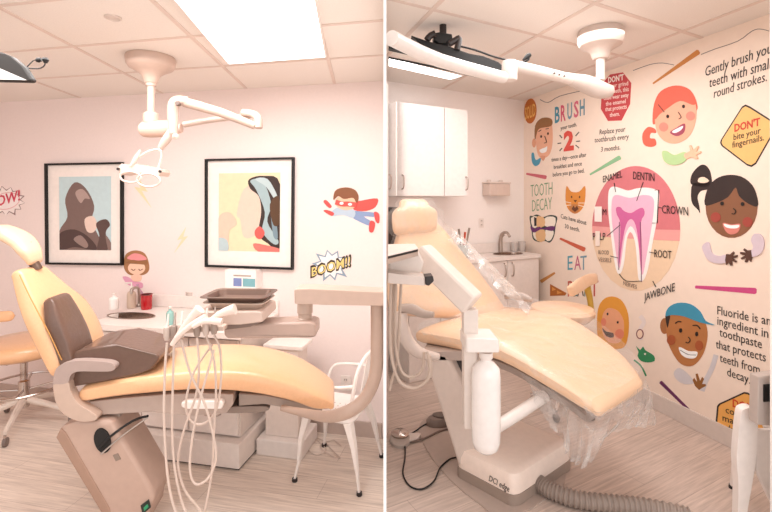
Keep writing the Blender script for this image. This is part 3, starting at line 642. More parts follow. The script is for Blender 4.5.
decal('mural_tube', 'faint pale tube and dark ring painted right of the blonde child', 'mural picture', WM, [('tube', '#f1e2de', [stroke([(640, 316), (644, 322), (640, 330), (641, 340)], 4)]), ('ring', '#7d3b4a', [ell(639.8, 334, 3.7, 5)]), ('ring_centre', '#f9dcc4', [ell(639.8, 334, 2.7, 4)])])
pts = [(715.5, 433), (715, 428), (717, 406), (719, 403.5), (744, 392), (747.5, 392.5), (776, 409), (778, 414), (776, 455), (772, 460), (742, 447.5)]
t = decal('mural_warning_sign', 'orange six sided sign with black border low on the wall by the white seat', 'mural sign', WM, [('border', '#2b2220', [pts]), ('sign_face', '#f2b05c', [rsign('', '', pts)])])
lettering('lettering', None, WM, [("DON'T", 733, 406.5, 762, 414.5, 7.5)], '#d9512b', e=.0032, bold=.03, parent=t)
lettering('lettering', None, WM, [('consume', 726, 412.5, 762, 425, 6.5), ('many fizzy', 723, 420.5, 765, 434.5, 6.5), ('drinks or', 727, 430.5, 760, 442, 6.5), ('sugar.', 722, 436.5, 745, 445, 6.5)], '#2b2220', e=.0032, parent=t)

# ================================================================== LEFT ROOM
def wpt(w, px, py, off): return w.hit(px, py, off)
def wbox(bm, w, u0, u1, e0, e1, z0, z1):      # a box lying along a wall: u along it, e out of it
    return add_prism(bm, [w.at(u0, z0, e0), w.at(u1, z0, e0), w.at(u1, z0, e1), w.at(u0, z0, e1)], Vector((0, 0, z1-z0)))
def handle(w, u, e, z, ln, parent, vert=True, r=.005):
    if vert: p = [w.at(u, z-ln/2, e), w.at(u, z-ln*.4, e+.025), w.at(u, z, e+.032), w.at(u, z+ln*.4, e+.025), w.at(u, z+ln/2, e)]
    else: p = [w.at(u-ln/2, z, e), w.at(u-ln*.4, z, e+.025), w.at(u, z, e+.032), w.at(u+ln*.4, z, e+.025), w.at(u+ln/2, z, e)]
    return link('handle', tube(p, r, 8, 4), STEEL, parent)
# --- sink cabinet and worktop
ZC = .78
A = PZ(92, 324, ZC); B = PZ(248, 334, ZC)
eC = (A-WLB.o).dot(WLB.n); uA = WLB.uv(PZ(88, 324, ZC))[0]
_pa = P(256, 455, 697.5/255); uB = WLB.uv(_pa)[0]-.012
cab = thing('sink_cabinet', 'long white low cabinet with drawers under the sink worktop', 'cabinet', WLB.at((uA+uB)/2, 0, eC/2))
link('body', wbox(bmesh.new(), WLB, uA+.02, uB-.03, .016, eC-.05, .16, ZC-.04), CREAM, cab, smooth=False)
link('plinth', wbox(bmesh.new(), WLB, uA+.02, uB+.0, .016, eC+.02, 0.012, .155), M('#f1e4dc', .4), cab, bevel=.006, smooth=False)
link('kick_strip', wbox(bmesh.new(), WLB, uA+.03, uB-.01, .02, eC+.005, 0, .012), DARK, cab, smooth=False)
nd = 3; du = (uB-uA-.06)/nd
for i in range(nd):
    u0 = uA+.025+i*du
    for z0, z1 in ((.60, ZC-.05), (.40, .59), (.17, .39)):
        d = link('drawer', wbox(bmesh.new(), WLB, u0+.004, u0+du-.004, eC-.0495, eC-.032, z0+.003, z1-.003), M('#eddfd7', .35), cab, bevel=.002, smooth=False)
        handle(WLB, u0+du/2, eC-.032, (z0+z1)/2+.01, .1, d, False, .004)
# worktop with a hole for the basin
def worktop(name, w, u0, u1, e0, e1, z0, z1, hc, hr, m, label):
    bm = bmesh.new(); n = 32
    out = []; inn = []
    for k in range(n):
        t = 2*math.pi*(k+.5)/n; c, s_ = math.cos(t), math.sin(t)
        inn.append((hc[0]+hr[0]*c, hc[1]+hr[1]*s_))
        q = min(((u1 if c > 0 else u0)-hc[0])/c if abs(c) > 1e-6 else 1e9, ((e1 if s_ > 0 else e0)-hc[1])/s_ if abs(s_) > 1e-6 else 1e9)
        out.append([hc[0]+q*c, hc[1]+q*s_])
    for cu, ce in ((u0, e0), (u0, e1), (u1, e0), (u1, e1)):
        j = min(range(n), key=lambda i: (out[i][0]-cu)**2+(out[i][1]-ce)**2); out[j] = [cu, ce]
    V = {}
    for nm, L_, z in (('ot', out, z1), ('it', inn, z1), ('ob', out, z0), ('ib', inn, z0)): V[nm] = [bm.verts.new(w.at(u, z, e)) for u, e in L_]
    for k in range(n):
        j = (k+1) % n
        bm.faces.new((V['ot'][k], V['ot'][j], V['it'][j], V['it'][k])); bm.faces.new((V['ob'][k], V['ob'][j], V['ib'][j], V['ib'][k]))
        bm.faces.new((V['ot'][k], V['ot'][j], V['ob'][j], V['ob'][k])); bm.faces.new((V['it'][k], V['it'][j], V['ib'][j], V['ib'][k]))
    o = link(name, bm, m, None, smooth=False); tag(o, label, 'worktop'); return o
def basin(w, hc, hr, z, label, depth=.13):
    t = thing('sink', label, 'sink', w.at(hc[0], z-depth, hc[1]))
    prof = [(1.06, .003), (1.06, .005), (.99, .005), (.97, -.02), (.93, -.08), (.8, -depth+.015), (.5, -depth+.003), (.1, -depth), (.1, -depth-.003), (.55, -depth-.002), (.85, -depth+.012), (.96, -.08), (.99, -.02), (.99, .003)]
    bm = bmesh.new(); rings = [[bm.verts.new(w.at(hc[0]+hr[0]*r*math.cos(a), z+h, hc[1]+hr[1]*r*math.sin(a))) for a in [2*math.pi*k/32 for k in range(32)]] for r, h in prof]
    for i in range(len(rings)):
        Aa, Bb = rings[i], rings[(i+1) % len(rings)]
        if i in (7,): continue
        for k in range(32): bm.faces.new((Aa[k], Aa[(k+1) % 32], Bb[(k+1) % 32], Bb[k]))
    bm.faces.new(rings[7]); bm.faces.new(rings[8])
    link('bowl', bm, M('#a8978c', .25, 1), t)
    link('drain', lathe(w.at(hc[0], z-depth+.001, hc[1]), [(.02, 0), (.02, .003), (.012, .004), (.0, .002)], seg=16), CHROME, t)
    return t
us, zs = WLB.uv(PZ(131, 316, ZC)); es = (PZ(131, 316, ZC)-WLB.o).dot(WLB.n)
worktop('worktop', WLB, uA-.02, uB+.0, .003, eC, ZC-.035, ZC, (us, es), (.165, .075), WHITE, 'white worktop running along the back wall under the framed prints')
basin(WLB, (us, es), (.165, .075), ZC, 'small oval steel sink in the white worktop below the girl sticker')
tag(link('backsplash', wbox(bmesh.new(), WLB, uA-.02, uB, .002, .018, ZC+.001, ZC+.085), WHITE, None, bevel=.003, smooth=False), 'low white splash ledge behind the small oval sink', 'backsplash')
# faucet behind the sink
fb = PZ(139, 306.5, ZC)
t = thing('faucet', 'slim steel faucet standing behind the oval sink, left room', 'faucet', fb)
link('spout', tube([fb, fb+Vector((0, 0, .1)), fb+Vector((0, -.02, .14)), fb+Vector((-.01, -.07, .14)), fb+Vector((-.01, -.085, .11))], .009, 10, 5), STEEL, t)
link('base', lathe(fb, [(.018, 0), (.018, .012), (.012, .02)]), STEEL, t)
link('lever', tube([fb+Vector((0.012, 0, .05)), fb+Vector((.05, 0, .07))], .005), STEEL, t)
def bottle(px, py, h, r, m, name, label, cap=None, neck=.35, pump=False, group=None, z=ZC, seg=20):
    b = PZ(px, py, z); t = thing(name, label, name.split('_')[-1], b, group)
    link('body', lathe(b, [(r*.9, 0), (r, h*.04), (r, h*.7), (r*.85, h*.8), (r*neck, h*.88), (r*neck, h)], seg=seg), m, t)
    link('cap', lathe(b+Vector((0, 0, h)), [(r*neck*1.3, 0), (r*neck*1.3, h*.1), (r*neck*.9, h*.12)], seg=14), cap or WHITE, t)
    if pump: link('pump', tube([b+Vector((0, 0, h*1.1)), b+Vector((0, 0, h*1.28)), b+Vector((-.045, 0, h*1.26))], .006), WHITE, t)
    return t
bottle(114, 309, .1, .032, M('#fbf3ee', .5), 'lotion_bottle', 'white bottle on the worktop left of the soap dispenser')
bottle(131.5, 308, .14, .03, M('#cbb29f', .35), 'soap_bottle', 'beige pump bottle between the white bottle and the faucet', pump=True)
cb = PZ(146.5, 309, ZC)
t = thing('red_canister', 'translucent red cup beside the faucet on the worktop', 'cup', cb)
link('body', lathe(cb, [(.033, 0), (.036, .01), (.038, .1), (.034, .1), (.032, .012), (0, .012)]), M('#b3121c', .2, coat=.5), t)
link('rim', lathe(cb+Vector((0, 0, .1)), [(.04, 0), (.04, .006), (.034, .006), (.034, 0)]), M('#8b2a2a', .3), t)
# pen cup
cb = PZ(192, 306.5, ZC)
t = thing('instrument_cup', 'clear cup of slim instruments on the worktop behind the tray', 'cup', cb)
link('body', lathe(cb, [(.04, 0), (.045, .11), (.042, .11), (.037, .006), (0, .006)]), M('#ecdcd2', .15, alpha=.55), t)
for k, (dx, dy, h, c) in enumerate(((-.02, 0, .22, '#3a2c2a'), (.0, .01, .2, '#b43b46'), (.018, -.006, .21, '#e9ddd8'), (-.008, -.015, .24, '#f2e8e2'), (.01, .018, .17, '#d9c3c8'))):
    link('instrument', tube([cb+Vector((dx*.4, dy, .008)), cb+Vector((dx*1.7, dy, h))], [.004, .006]), M(c, .35), t)
bottle(170, 324.5, .1, .022, M('#9fd0c9', .2, alpha=.8), 'cleaner_bottle', 'small pale teal bottle near the front of the worktop')
# glove box on the wall
gc = WLB.hit(247, 276); u, z = WLB.uv(gc)
t = thing('glove_box', 'white box with blue and teal label on the wall behind the metal tray', 'box', WLB.at(u, z-.07, .05))
link('carton', wbox(bmesh.new(), WLB, u-.115, u+.115, .001, .09, z-.07, z+.055), M('#fbf2ee', .5), t, bevel=.003, smooth=False)
link('blue_label', wbox(bmesh.new(), WLB, u-.05, u+.01, .09, .0915, z-.055, z-.0), M('#7f8fc0', .5), t, smooth=False)
link('teal_label', wbox(bmesh.new(), WLB, u+.02, u+.11, .09, .0915, z-.055, z-.0), M('#7fb4bd', .5), t, smooth=False)
link('slot', wbox(bmesh.new(), WLB, u-.05, u+.08, .09, .0912, z+.012, z+.022), MGREY, t, smooth=False)

# --- equipment pedestal
pa = P(256, 455, 697.5/255); e1 = (pa-WLB.o).dot(WLB.n); u0 = WLB.uv(pa)[0]; u1 = WLB.uv(WLB.hit(302, 458, e1))[0]
t = thing('equipment_pedestal', 'narrow white pedestal with flat base behind the chair foot rest', 'pedestal', WLB.at((u0+u1)/2, 0, e1-.1))
link('base', wbox(bmesh.new(), WLB, u0, u1, e1-.26, e1, 0, .1), WHITE, t, bevel=.008, smooth=False)
zt = WLB.hit(280, 349, e1-.05).z
link('column', wbox(bmesh.new(), WLB, u0+.035, u1-.045, e1-.2, e1-.05, .1, zt), M('#ead9cf', .4), t, bevel=.006, smooth=False)
link('top_ledge', wbox(bmesh.new(), WLB, u0+.025, u1-.015, e1-.21, e1-.04, zt, zt+.025), WHITE, t, bevel=.004, smooth=False)

# --- left stool
c = P(26, 434, 2.97); c.z = 0
c = P(24, 424, 697.5/224); c.z = 0
def castor(pos, parent, r=.028):
    g = link('castor', lathe(pos+Vector((-.012, 0, r)), [(r*.5, 0), (r, .004), (r, .022), (r*.5, .026)], (1, .3, 0), 16), M('#7d6d66', .4), parent)
    link('castor_fork', tube([pos+Vector((0, 0, r*1.1)), pos+Vector((0, 0, r*2.6))], .008, 8), CHROME, g)
def stool_base(t, c, R, zs, m=CHROME, n=5, a0=.3, ring=.25, ringz=.3, colr=.022):
    for k in range(n):
        a = a0+2*math.pi*k/n; d = Vector((math.cos(a), math.sin(a), 0))
        leg = link('leg', tube([c+d*.03+Vector((0, 0, .17)), c+d*R*.5+Vector((0, 0, .135)), c+d*R+Vector((0, 0, .085))], [.024, .02, .014], 8, 3), m, t)
        castor(c+d*R, t)
    link('column', lathe(c, [(.03, .12), (.034, .14), (.034, .3), (.022, .31), (.022, .42), (.03, .43), (.03, .46), (.018, .47), (.018, zs)]), CHROME, t)
    if ring:
        link('foot_ring', tube([c+Vector((math.cos(a)*ring, math.sin(a)*ring, ringz)) for a in [2*math.pi*k/40 for k in range(40)]], .009, 8, closed=True), CHROME, t)
        bm = bmesh.new()
        for k in range(4):
            a = .5+math.pi/2*k; add_tube(bm, [c+Vector((math.cos(a)*.03, math.sin(a)*.03, ringz-.03)), c+Vector((math.cos(a)*ring, math.sin(a)*ring, ringz))], .007, 8)
        link('ring_spokes', bm, CHROME, t)
t = thing('stool', 'cream orange round stool on chrome castors at far left, behind the dental chair', 'stool', c)
stool_base(t, c, .31, .48, m=M('#e6d6ca', .35), a0=-1.2, ring=.25, ringz=.27)
link('seat', lathe(c, [(.12, .485), (.235, .49), (.262, .51), (.268, .535), (.262, .565), (.235, .588), (.12, .596), (0, .596)], seg=36), ORANGE, t)
bp = c+Vector((-.14, -.16, .76))
link('backrest', cushion([(bp+Vector((-.2, .12, .05)), bp+Vector((-.17, .12, .05)), Vector((0, 0, -.07))), (bp+Vector((-.06, 0, .05)), bp+Vector((-.05, .04, .05)), Vector((0, 0, -.075))), (bp+Vector((.13, .03, .05)), bp+Vector((.12, .07, .05)), Vector((0, 0, -.07)))], e=.7), ORANGE, t)
link('back_bracket', tube([bp+Vector((.04, .03, 0)), bp+Vector((.04, .03, -.12)), c+Vector((-.04, -.05, .49)), c+Vector((0, 0, .47))], .011, 8, 3), CHROME, t)
link('height_lever', tube([c+Vector((0, 0, .46)), c+Vector((-.07, -.06, .43)), c+Vector((-.15, -.09, .47))], .005, 8, 3), CHROME, t)

# --- dental chair (left)
chl = thing('dental_chair', 'cream orange dental chair in profile with a brown booster pad, left room', 'dental chair', P(120, 500, 2.2)*1)
chl.location.z = 0
def Yn(px): return 2.03+(px-60)*.00045
def edge(px, py, dw=0):      # point on the near side of the chair
    return P(px, py, Yn(px))+Wd*dw
Wd = Vector((-.12, 1, 0)).normalized()
def csec(px, py, w, dn, px2=None, in_=0):   # near top edge, width, thickness vector given by the px of the lower edge
    L = edge(px, py, in_); D = edge(px2[0], px2[1], in_)-L
    return (L, L+Wd*w, D)
link('seat_cushion', cushion([csec(84, 386, .44, 0, (86, 405)), csec(110, 380, .44, 0, (112, 401)), csec(150, 374, .44, 0, (151, 397)), csec(200, 369, .43, 0, (200, 394)), csec(250, 371, .42, 0, (249, 397)), csec(290, 381, .40, 0, (287, 404)), csec(318, 394, .36, 0, (313, 412)), csec(332, 404, .3, 0, (328, 414), .03)], e=.5), ORANGE, chl)
link('backrest', cushion([csec(64, 367, .42, 0, (43, 373)), csec(56, 343, .42, 0, (31, 351)), csec(43, 318, .40, 0, (19, 325)), csec(30, 297, .3, 0, (9, 302), .02), csec(17, 275, .2, 0, (3, 283), .04)], e=.5), ORANGE, chl)
bm = bmesh.new(); add_tube(bm, catmull([edge(62, 360, -.002), edge(50, 333, -.006), edge(37, 309, -.004), edge(24, 288, .01), edge(15, 276, .03)], 5), .0025, 6)
link('piping', bm, M('#c98f4d', .5), chl)
link('headrest', cushion([csec(17, 263, .1, 0, (8, 266), .1), csec(15, 253, .13, 0, (0, 256), .08), csec(5, 241, .15, 0, (-6, 250), .08), csec(-8, 232, .15, 0, (-18, 243), .08), csec(-22, 227, .12, 0, (-27, 237), .1)], e=.7), PEACH, chl)
link('headrest_mount', tube([edge(4, 246, .15), edge(9, 262, .15), edge(16, 275, .15)], .022, 10, 3), M('#6a5347', .35, .4), chl)
# arm rest (near) and its mirror on the far side
def armrest(dw):
    a = link('armrest', prism([edge(x, y, dw) for x, y in sm([(56, 377), (59, 367), (68, 361), (82, 359.3), (100, 359.8), (113, 361.5), (117.5, 365.5), (113.5, 369.5), (100, 370), (80, 370), (73, 374), (70.5, 381), (62, 383), (56, 383)], 3)], Wd*.055), M('#b09a92', .4), chl, bevel=.008)
    link('arm_bracket', prism([edge(x, y, dw) for x, y in sm([(56, 382), (63, 382), (70.5, 380.5), (73, 390), (80, 401), (92, 409), (99, 414), (97, 418.5), (82, 419.5), (67, 413), (59, 402), (56.5, 392)], 3)], Wd*.05), M('#c6ac9c', .38), chl, bevel=.008)
armrest(-.02); armrest(.43)
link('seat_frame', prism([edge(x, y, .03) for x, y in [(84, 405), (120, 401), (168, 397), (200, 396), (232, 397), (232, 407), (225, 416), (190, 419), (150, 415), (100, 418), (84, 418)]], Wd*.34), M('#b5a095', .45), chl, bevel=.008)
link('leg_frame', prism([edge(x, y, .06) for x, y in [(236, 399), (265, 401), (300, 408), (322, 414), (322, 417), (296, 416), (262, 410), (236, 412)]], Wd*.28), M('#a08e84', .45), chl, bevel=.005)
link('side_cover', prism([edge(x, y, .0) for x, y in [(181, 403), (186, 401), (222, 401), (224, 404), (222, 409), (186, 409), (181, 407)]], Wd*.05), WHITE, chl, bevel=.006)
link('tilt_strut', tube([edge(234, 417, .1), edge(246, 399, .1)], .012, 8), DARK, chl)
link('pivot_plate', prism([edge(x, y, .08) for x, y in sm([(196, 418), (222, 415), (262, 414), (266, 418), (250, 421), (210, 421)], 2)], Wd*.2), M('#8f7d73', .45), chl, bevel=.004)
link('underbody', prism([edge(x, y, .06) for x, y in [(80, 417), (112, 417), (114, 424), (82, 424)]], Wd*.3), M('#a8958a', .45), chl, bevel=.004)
colp = [(56, 436), (61, 426), (80, 420), (112, 421), (152, 490), (155, 500), (148, 514), (146, 528), (108, 528), (100, 511)]
link('lift_column', prism([edge(x, y, .0) for x, y in colp], Wd*.22), M('#bfa293', .42), chl, bevel=.02, seg=3)
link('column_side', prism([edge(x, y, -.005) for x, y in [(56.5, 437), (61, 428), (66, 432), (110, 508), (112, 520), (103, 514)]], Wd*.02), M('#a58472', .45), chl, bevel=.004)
link('pivot_hole', prism([edge(x, y, -.008) for x, y in ell(103, 440, 8, 12.5, -15, 20)], Wd*.012), BLACK, chl, smooth=False)
link('release_handle', tube([edge(101, 447, -.02), edge(112, 435, -.01), edge(130, 424, .03), edge(147, 417, .01)], .0055, 8, 4), BLACK, chl)
link('release_rod', tube([edge(103, 452, -.02), edge(122, 436, .0), edge(146, 419.5, .02)], .004, 8, 3), STEEL, chl)
link('maker_plate', prism([edge(x, y, -.003) for x, y in [(113, 455), (118, 453), (121, 459), (116, 461)]], Wd*.004), M('#8f7c70', .4), chl, smooth=False)
g = link('foot_switch_plate', prism([edge(x, y, -.005) for x, y in [(141, 505), (149, 499), (151, 507), (143, 514)]], Wd*.006), M('#1f2a24', .4), chl, smooth=False)
link('green_mark', prism([edge(x, y, -.0065) for x, y in [(144, 507), (148, 503), (149, 506), (145, 510)]], Wd*.002), M('#2f9a6a', .4), g, smooth=False)
cb = edge(130, 528, .21); 
link('base_plate', prism([Vector((cb.x+dx, dy, 0)) for dx, dy in [(-.3, 1.75), (.35, 1.75), (.42, 1.85), (.42, 2.08), (-.36, 2.08), (-.36, 1.85)]], (0, 0, .03)), M('#cdb9ad', .42), chl, bevel=.015)

# --- booster pads lying on the chair
def cs2(px, py, w, px2, in_): 
    L = edge(px, py, in_); return (L, L+Wd*w, edge(px2[0], px2[1], in_)-L)
t = thing('booster_cushion', 'dark brown leather booster pad of back and seat wedge on the dental chair', 'cushion', edge(80, 385, .1))
link('back_pad', cushion([cs2(73, 362, .2, (59, 370), .0), cs2(68, 342, .2, (52, 350), .0), cs2(59, 320, .19, (43, 326), .0), cs2(51, 303, .15, (39, 308), .02)], e=.35), BROWN, t)
link('seat_pad', prism([edge(x, y, .02) for x, y in [(70, 355), (80, 350.5), (112, 345.5), (156, 356), (158, 360), (150, 371), (135, 377), (108, 383), (70, 389), (67, 380)]], Wd*.27), BROWN, t, bevel=.009, seg=2)

# --- delivery unit arm and pipe (one unit carried by the chair)
du_ = thing('delivery_unit', 'white dental delivery unit: curved post, jointed arms and instrument head before the chair', 'dental unit', P(350, 400, 1.95))
YP = 1.93
link('post', tube([P(282, 408, 2.16), P(300, 412, 2.1), P(325, 416.5, 2.0), P(345, 413, YP), P(361, 403, YP), P(371, 388, YP), P(376.2, 370, YP), P(377, 350, YP), P(377, 303, YP)], [.014, .018, .024] + [.0278]*7, 16, 5), M('#bba192', .35), du_)
link('upper_arm', prism([P(x, y, YP-.06) for x, y in [(294, 290), (297, 288.5), (310, 288.3), (383.6, 292), (383.6, 306), (322, 305), (316, 304.5), (294.5, 304)]], (0, .1, 0)), M('#c4a99a', .38), du_, bevel=.006)
link('arm_cap', lathe(P(377, 309, YP), [(.012, -.004), (.014, 0), (.012, .012)], (0, 0, 1), 12), DARK, du_)
link('joint', lathe(P(305, 325, YP), [(.033, 0), (.033, .03), (.029, .034), (.029, .05), (.033, .054), (.033, .1)], seg=20), M('#bca394', .38), du_)
link('lower_arm', prism([P(x, y, YP-.06) for x, y in [(223, 325), (310, 322), (316, 324), (316, 336.5), (309, 338), (228, 339), (224, 336)]], (0, .11, 0)), M('#ba9f92', .38), du_, bevel=.008)
link('instrument_head', prism([P(x, y, 1.8) for x, y in [(198, 312), (258, 311.5), (262, 313), (263, 322), (240, 325), (205, 325), (190, 322), (196, 312)]], (0, .22, 0)), M('#cdb5a8', .38), du_, bevel=.01)
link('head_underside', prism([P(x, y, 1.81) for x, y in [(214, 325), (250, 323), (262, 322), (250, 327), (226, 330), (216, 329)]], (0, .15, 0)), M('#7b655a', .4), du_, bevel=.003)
link('holder_bar', prism([P(x, y, 1.74) for x, y in [(165, 331), (190, 327), (224, 326), (224, 331), (190, 333), (166, 337)]], (0, .04, 0)), M('#cbb4a6', .35), du_, bevel=.004)
hp = [((172, 345), (184, 328), (200, 309)), ((212, 319), (222, 313), (235, 309)), ((176, 338), (190, 326), (206, 317)), ((193, 327), (205, 321), (222, 322))]
for i, pts_ in enumerate(hp):
    q = [P(x, y, 1.72-.012*i) for x, y in pts_]
    link('handpiece', tube(q, [.009, .014, .021] if i < 2 else [.008, .011, .014], 12, 3), M('#ead6cb', .3), du_)
for i, x in enumerate((167, 174, 181, 197, 206, 214)):
    a = link('instrument_holder', lathe(P(x, 340-i*1.2, 1.73), [(.009, 0), (.012, .01), (.014, .04), (.012, .05), (.008, .052)], seg=12), M(('#c8b5aa', '#9a877c')[i % 2], .35), du_)
    link('instrument_tip', tube([P(x, 328-i, 1.73), P(x+1.5, 314-i*1.5, 1.735)], [.006, .003]), STEEL if i % 2 else WHITE, a)
hoses = [[(167, 343), (165, 370), (164, 420), (167, 470), (172, 500), (180, 522)],
 [(174, 342), (173, 380), (172, 430), (175, 470), (182, 502), (190, 520)],
 [(181, 340), (190, 372), (204, 402), (212, 430), (216, 458), (208, 478), (196, 484), (190, 470), (192, 440), (200, 400), (214, 350)],
 [(197, 338), (199, 366), (196, 395), (184, 430), (178, 462), (185, 490), (200, 510), (204, 523)],
 [(206, 336), (214, 360), (216, 392), (214, 430), (212, 470), (207, 500), (202, 521)],
 [(214, 335), (220, 350), (221, 380), (216, 410), (203, 424), (190, 420), (186, 402), (194, 372), (212, 345)]]
for i, h in enumerate(hoses):
    link('hose', tube([P(x, y, 1.74+.025*i-.0*y) if (CH-(y-HY)/F*(1.74+.025*i)) > .02 else PZ(x, y, .012) for x, y in h], .0048, 8, 6), HOSE, du_)
# tray resting on the head
def tray(name, label, cx, cy, z, lx, ly, rot, m, h=.022, rim=.014, grp=None):
    bm = bmesh.new(); c = Vector((cx, cy, z)); R = Matrix.Rotation(rot, 3, 'Z')
    def rr(a, b, zz, n=6, r=.03):
        out = []
        for (sx, sy, a0) in ((1, 1, 0), (-1, 1, 90), (-1, -1, 180), (1, -1, 270)):
            for k in range(n+1):
                t_ = math.radians(a0+90*k/n); out.append(c+R@Vector((sx*(a-r)+r*math.cos(t_), sy*(b-r)+r*math.sin(t_), zz)))
        return out
    rings = [rr(lx-.012, ly-.012, .0), rr(lx-.004, ly-.004, h), rr(lx+rim, ly+rim, h+.002), rr(lx+rim, ly+rim, h+.005), rr(lx-.006, ly-.006, h+.004), rr(lx-.016, ly-.016, .004)]
    add_loft(bm, rings); o = link(name, bm, m, None); tag(o, label, 'tray', grp); return o
pc = P(233, 304.5, 1.82); zt = P(230, 311.5, 1.8).z
tray('tray', 'dark rimmed metal tray on the delivery unit, upper of two', pc.x-.0, 1.91, zt+.024, .125, .085, -.05, M('#7c655b', .32, .6))
tray('tray', 'pale metal tray on the delivery unit, under the dark rimmed one', pc.x-.0, 1.91, zt+.001, .115, .08, -.05, M('#cdb9ab', .32, .4))

# --- white metal armchair by the wall
def metal_chair(name, label, c, rot, sc=1.0, sparse=False):
    t = thing(name, label, 'chair', c)
    R = Matrix.Rotation(rot, 3, 'Z')
    def Q(x, y, z): return Vector(c)+R@Vector((x*sc, y*sc, z*sc))
    m = M('#f9efe9', .3, coat=.3)
    # seat: rounded square with a dished top
    out = []
    for (sx, sy, a0) in ((1, 1, 0), (-1, 1, 90), (-1, -1, 180), (1, -1, 270)):
        for k in range(6):
            a = math.radians(a0+18*k); out.append((sx*.12+.065*math.cos(a), sy*.115+.065*math.sin(a)))
    rings = [[Q(x*1.0, y*1.0, .418) for x, y in out], [Q(x*1.04, y*1.04, .43) for x, y in out], [Q(x*1.0, y*1.0, .448) for x, y in out], [Q(x*.9, y*.9, .447) for x, y in out], [Q(x*.5, y*.5, .44) for x, y in out]]
    bm = bmesh.new(); add_loft(bm, rings); s = link('seat', bm, m, t)
    bm = bmesh.new()
    for i in range(3):
        for j in range(3): add_lathe(bm, Q((i-1)*.04, (j-1)*.04, .4395), [(.004, 0), (.004, .0012), (0, .0012)], seg=8)
    link('drain_holes', bm, MGREY, s)
    for sx in (-1, 1):
        for sy in (-1, 1):
            tx, ty = .155, .15; bx, by = .225, (.215 if sy < 0 else .25)
            # tapering pressed leg, wide at the top
            def qd(x, y, z, w): return [Q(sx*x-w, sy*y-w*.55, z), Q(sx*x+w, sy*y-w*.55, z), Q(sx*x+w*.8, sy*y+w*.55, z), Q(sx*x-w*.8, sy*y+w*.55, z)]
            bm = bmesh.new(); add_loft(bm, [qd(bx, by, .012, .0125), qd(bx-.02, by-.02, .12, .016), qd((tx+bx)/2, (ty+by)/2, .28, .027), qd(tx+.005, ty, .425, .042)])
            lg = link('leg', bm, m, t, bevel=.003)
            link('rubber_foot', lathe(Q(sx*bx, sy*by, 0), [(.014, 0), (.016, .004), (.015, .018)], seg=12), DARK, lg)
    # back frame with central splat; arms curve forward
    link('back_frame', tube([Q(-.16, .15, .43), Q(-.185, .19, .62), Q(-.17, .215, .76), Q(-.09, .235, .83), Q(0, .24, .84), Q(.09, .235, .83), Q(.17, .215, .76), Q(.185, .19, .62), Q(.16, .15, .43)], .0125*sc, 10, 5), m, t)
    link('backrest', prism([Q(-.045, .158, .44), Q(.045, .158, .44), Q(.052, .236, .835), Q(-.052, .236, .835)], R@Vector((0, .008, 0))), m, t, bevel=.002)
    for sx in (-1, 1):
        link('armrest', tube([Q(sx*.175, .2, .67), Q(sx*.215, .1, .665), Q(sx*.225, -.04, .655), Q(sx*.215, -.13, .63), Q(sx*.19, -.165, .54), Q(sx*.17, -.15, .43)], .0115*sc, 10, 5), m, t)
    return t
c0 = P(344, 440, 2.72); c0 = Vector((-.275, 2.62, 0))
metal_chair('metal_chair', 'white metal armchair by the wall outlet, beyond the delivery post', Vector((-.278, 2.6, 0)), math.radians(-108), .82)
# thin cables on the floor by the wall
tag(link('cable', tube([PZ(300, 432, .006), PZ(306, 447, .006), PZ(316, 455, .006), PZ(326, 450, .006), PZ(318, 441, .008), PZ(309, 437, .006), PZ(322, 440, .006), PZ(334, 452, .006), PZ(340, 458, .006), PZ(330, 455, .006), PZ(320, 446, .01), PZ(333, 440, .006), PZ(341, 446, .006)], .0035, 6, 5), HOSE), 'tangled pale cable on the floor beside the white pedestal', 'cable')

# --- ceiling lamp, left
YC = 1.0*.775*F/(HY-57)
t = thing('dental_lamp', 'white ceiling mounted dental lamp with folded arm and ring handles, left room', 'dental lamp', P(152, 57, YC))
cc = P(151, 57, YC); cc.z = CL
link('canopy', lathe(cc, [(.0, -.001), (.122, -.001), (.126, -.012), (.122, -.045), (.11, -.062), (.075, -.08), (.048, -.1), (.036, -.125), (.032, -.14), (.026, -.144), (.026, -.158), (.0, -.158)], seg=36), M('#c9ae9f', .35), t)
pb = P(152, 118, YC)
link('pole', tube([cc+Vector((0, 0, -.1)), Vector((cc.x, cc.y, pb.z))], .0195, 16), M('#c8b0a2', .3), t)
link('hub', lathe(P(140, 129.5, YC-.0), [(.0, 0), (.03, .004), (.042, .02), (.046, .06), (.046, .16), (.04, .185), (.03, .2), (.024, .225), (0, .225)], (1, 0, .03), 20), M('#d3b3a3', .35), t)
link('hub_collar', lathe(Vector((cc.x, cc.y, pb.z-.03)), [(.036, 0), (.04, .01), (.04, .05), (.03, .06)], seg=20), M('#c8b0a2', .3), t)
YA = YC-.12
link('rear_arm', tube([P(184, 124.5, YC), P(215, 119.5, YC-.01), P(250, 116.3, YC-.03)], [.017, .015, .013], 12, 3), M('#cdb5a8', .32), t)
link('elbow', tube([P(243, 113, YC-.04), P(252, 114, YC-.06), P(258, 118, YC-.09), P(258.5, 128, YC-.1)], .021, 12, 4), M('#c4aa9c', .32), t)
link('front_arm', tube([P(255, 126, YA+.02), P(222, 113, YA), P(184, 102, YA-.02)], [.019, .024, .025], 14, 2), M('#c4aa9c', .32), t)
link('shoulder', tube([P(188, 101.5, YA-.02), P(178, 101, YA-.03), P(173.5, 105, YA-.03), P(173, 118, YA-.03), P(173, 134, YA-.03)], [.024, .027, .028, .026, .022], 14, 3), M('#c4aa9c', .32), t)
link('knob', lathe(P(179, 104, YA-.06), [(.012, 0), (.014, .012), (.01, .022)], (0, -1, 0), 12), M('#6d5a52', .4), t)
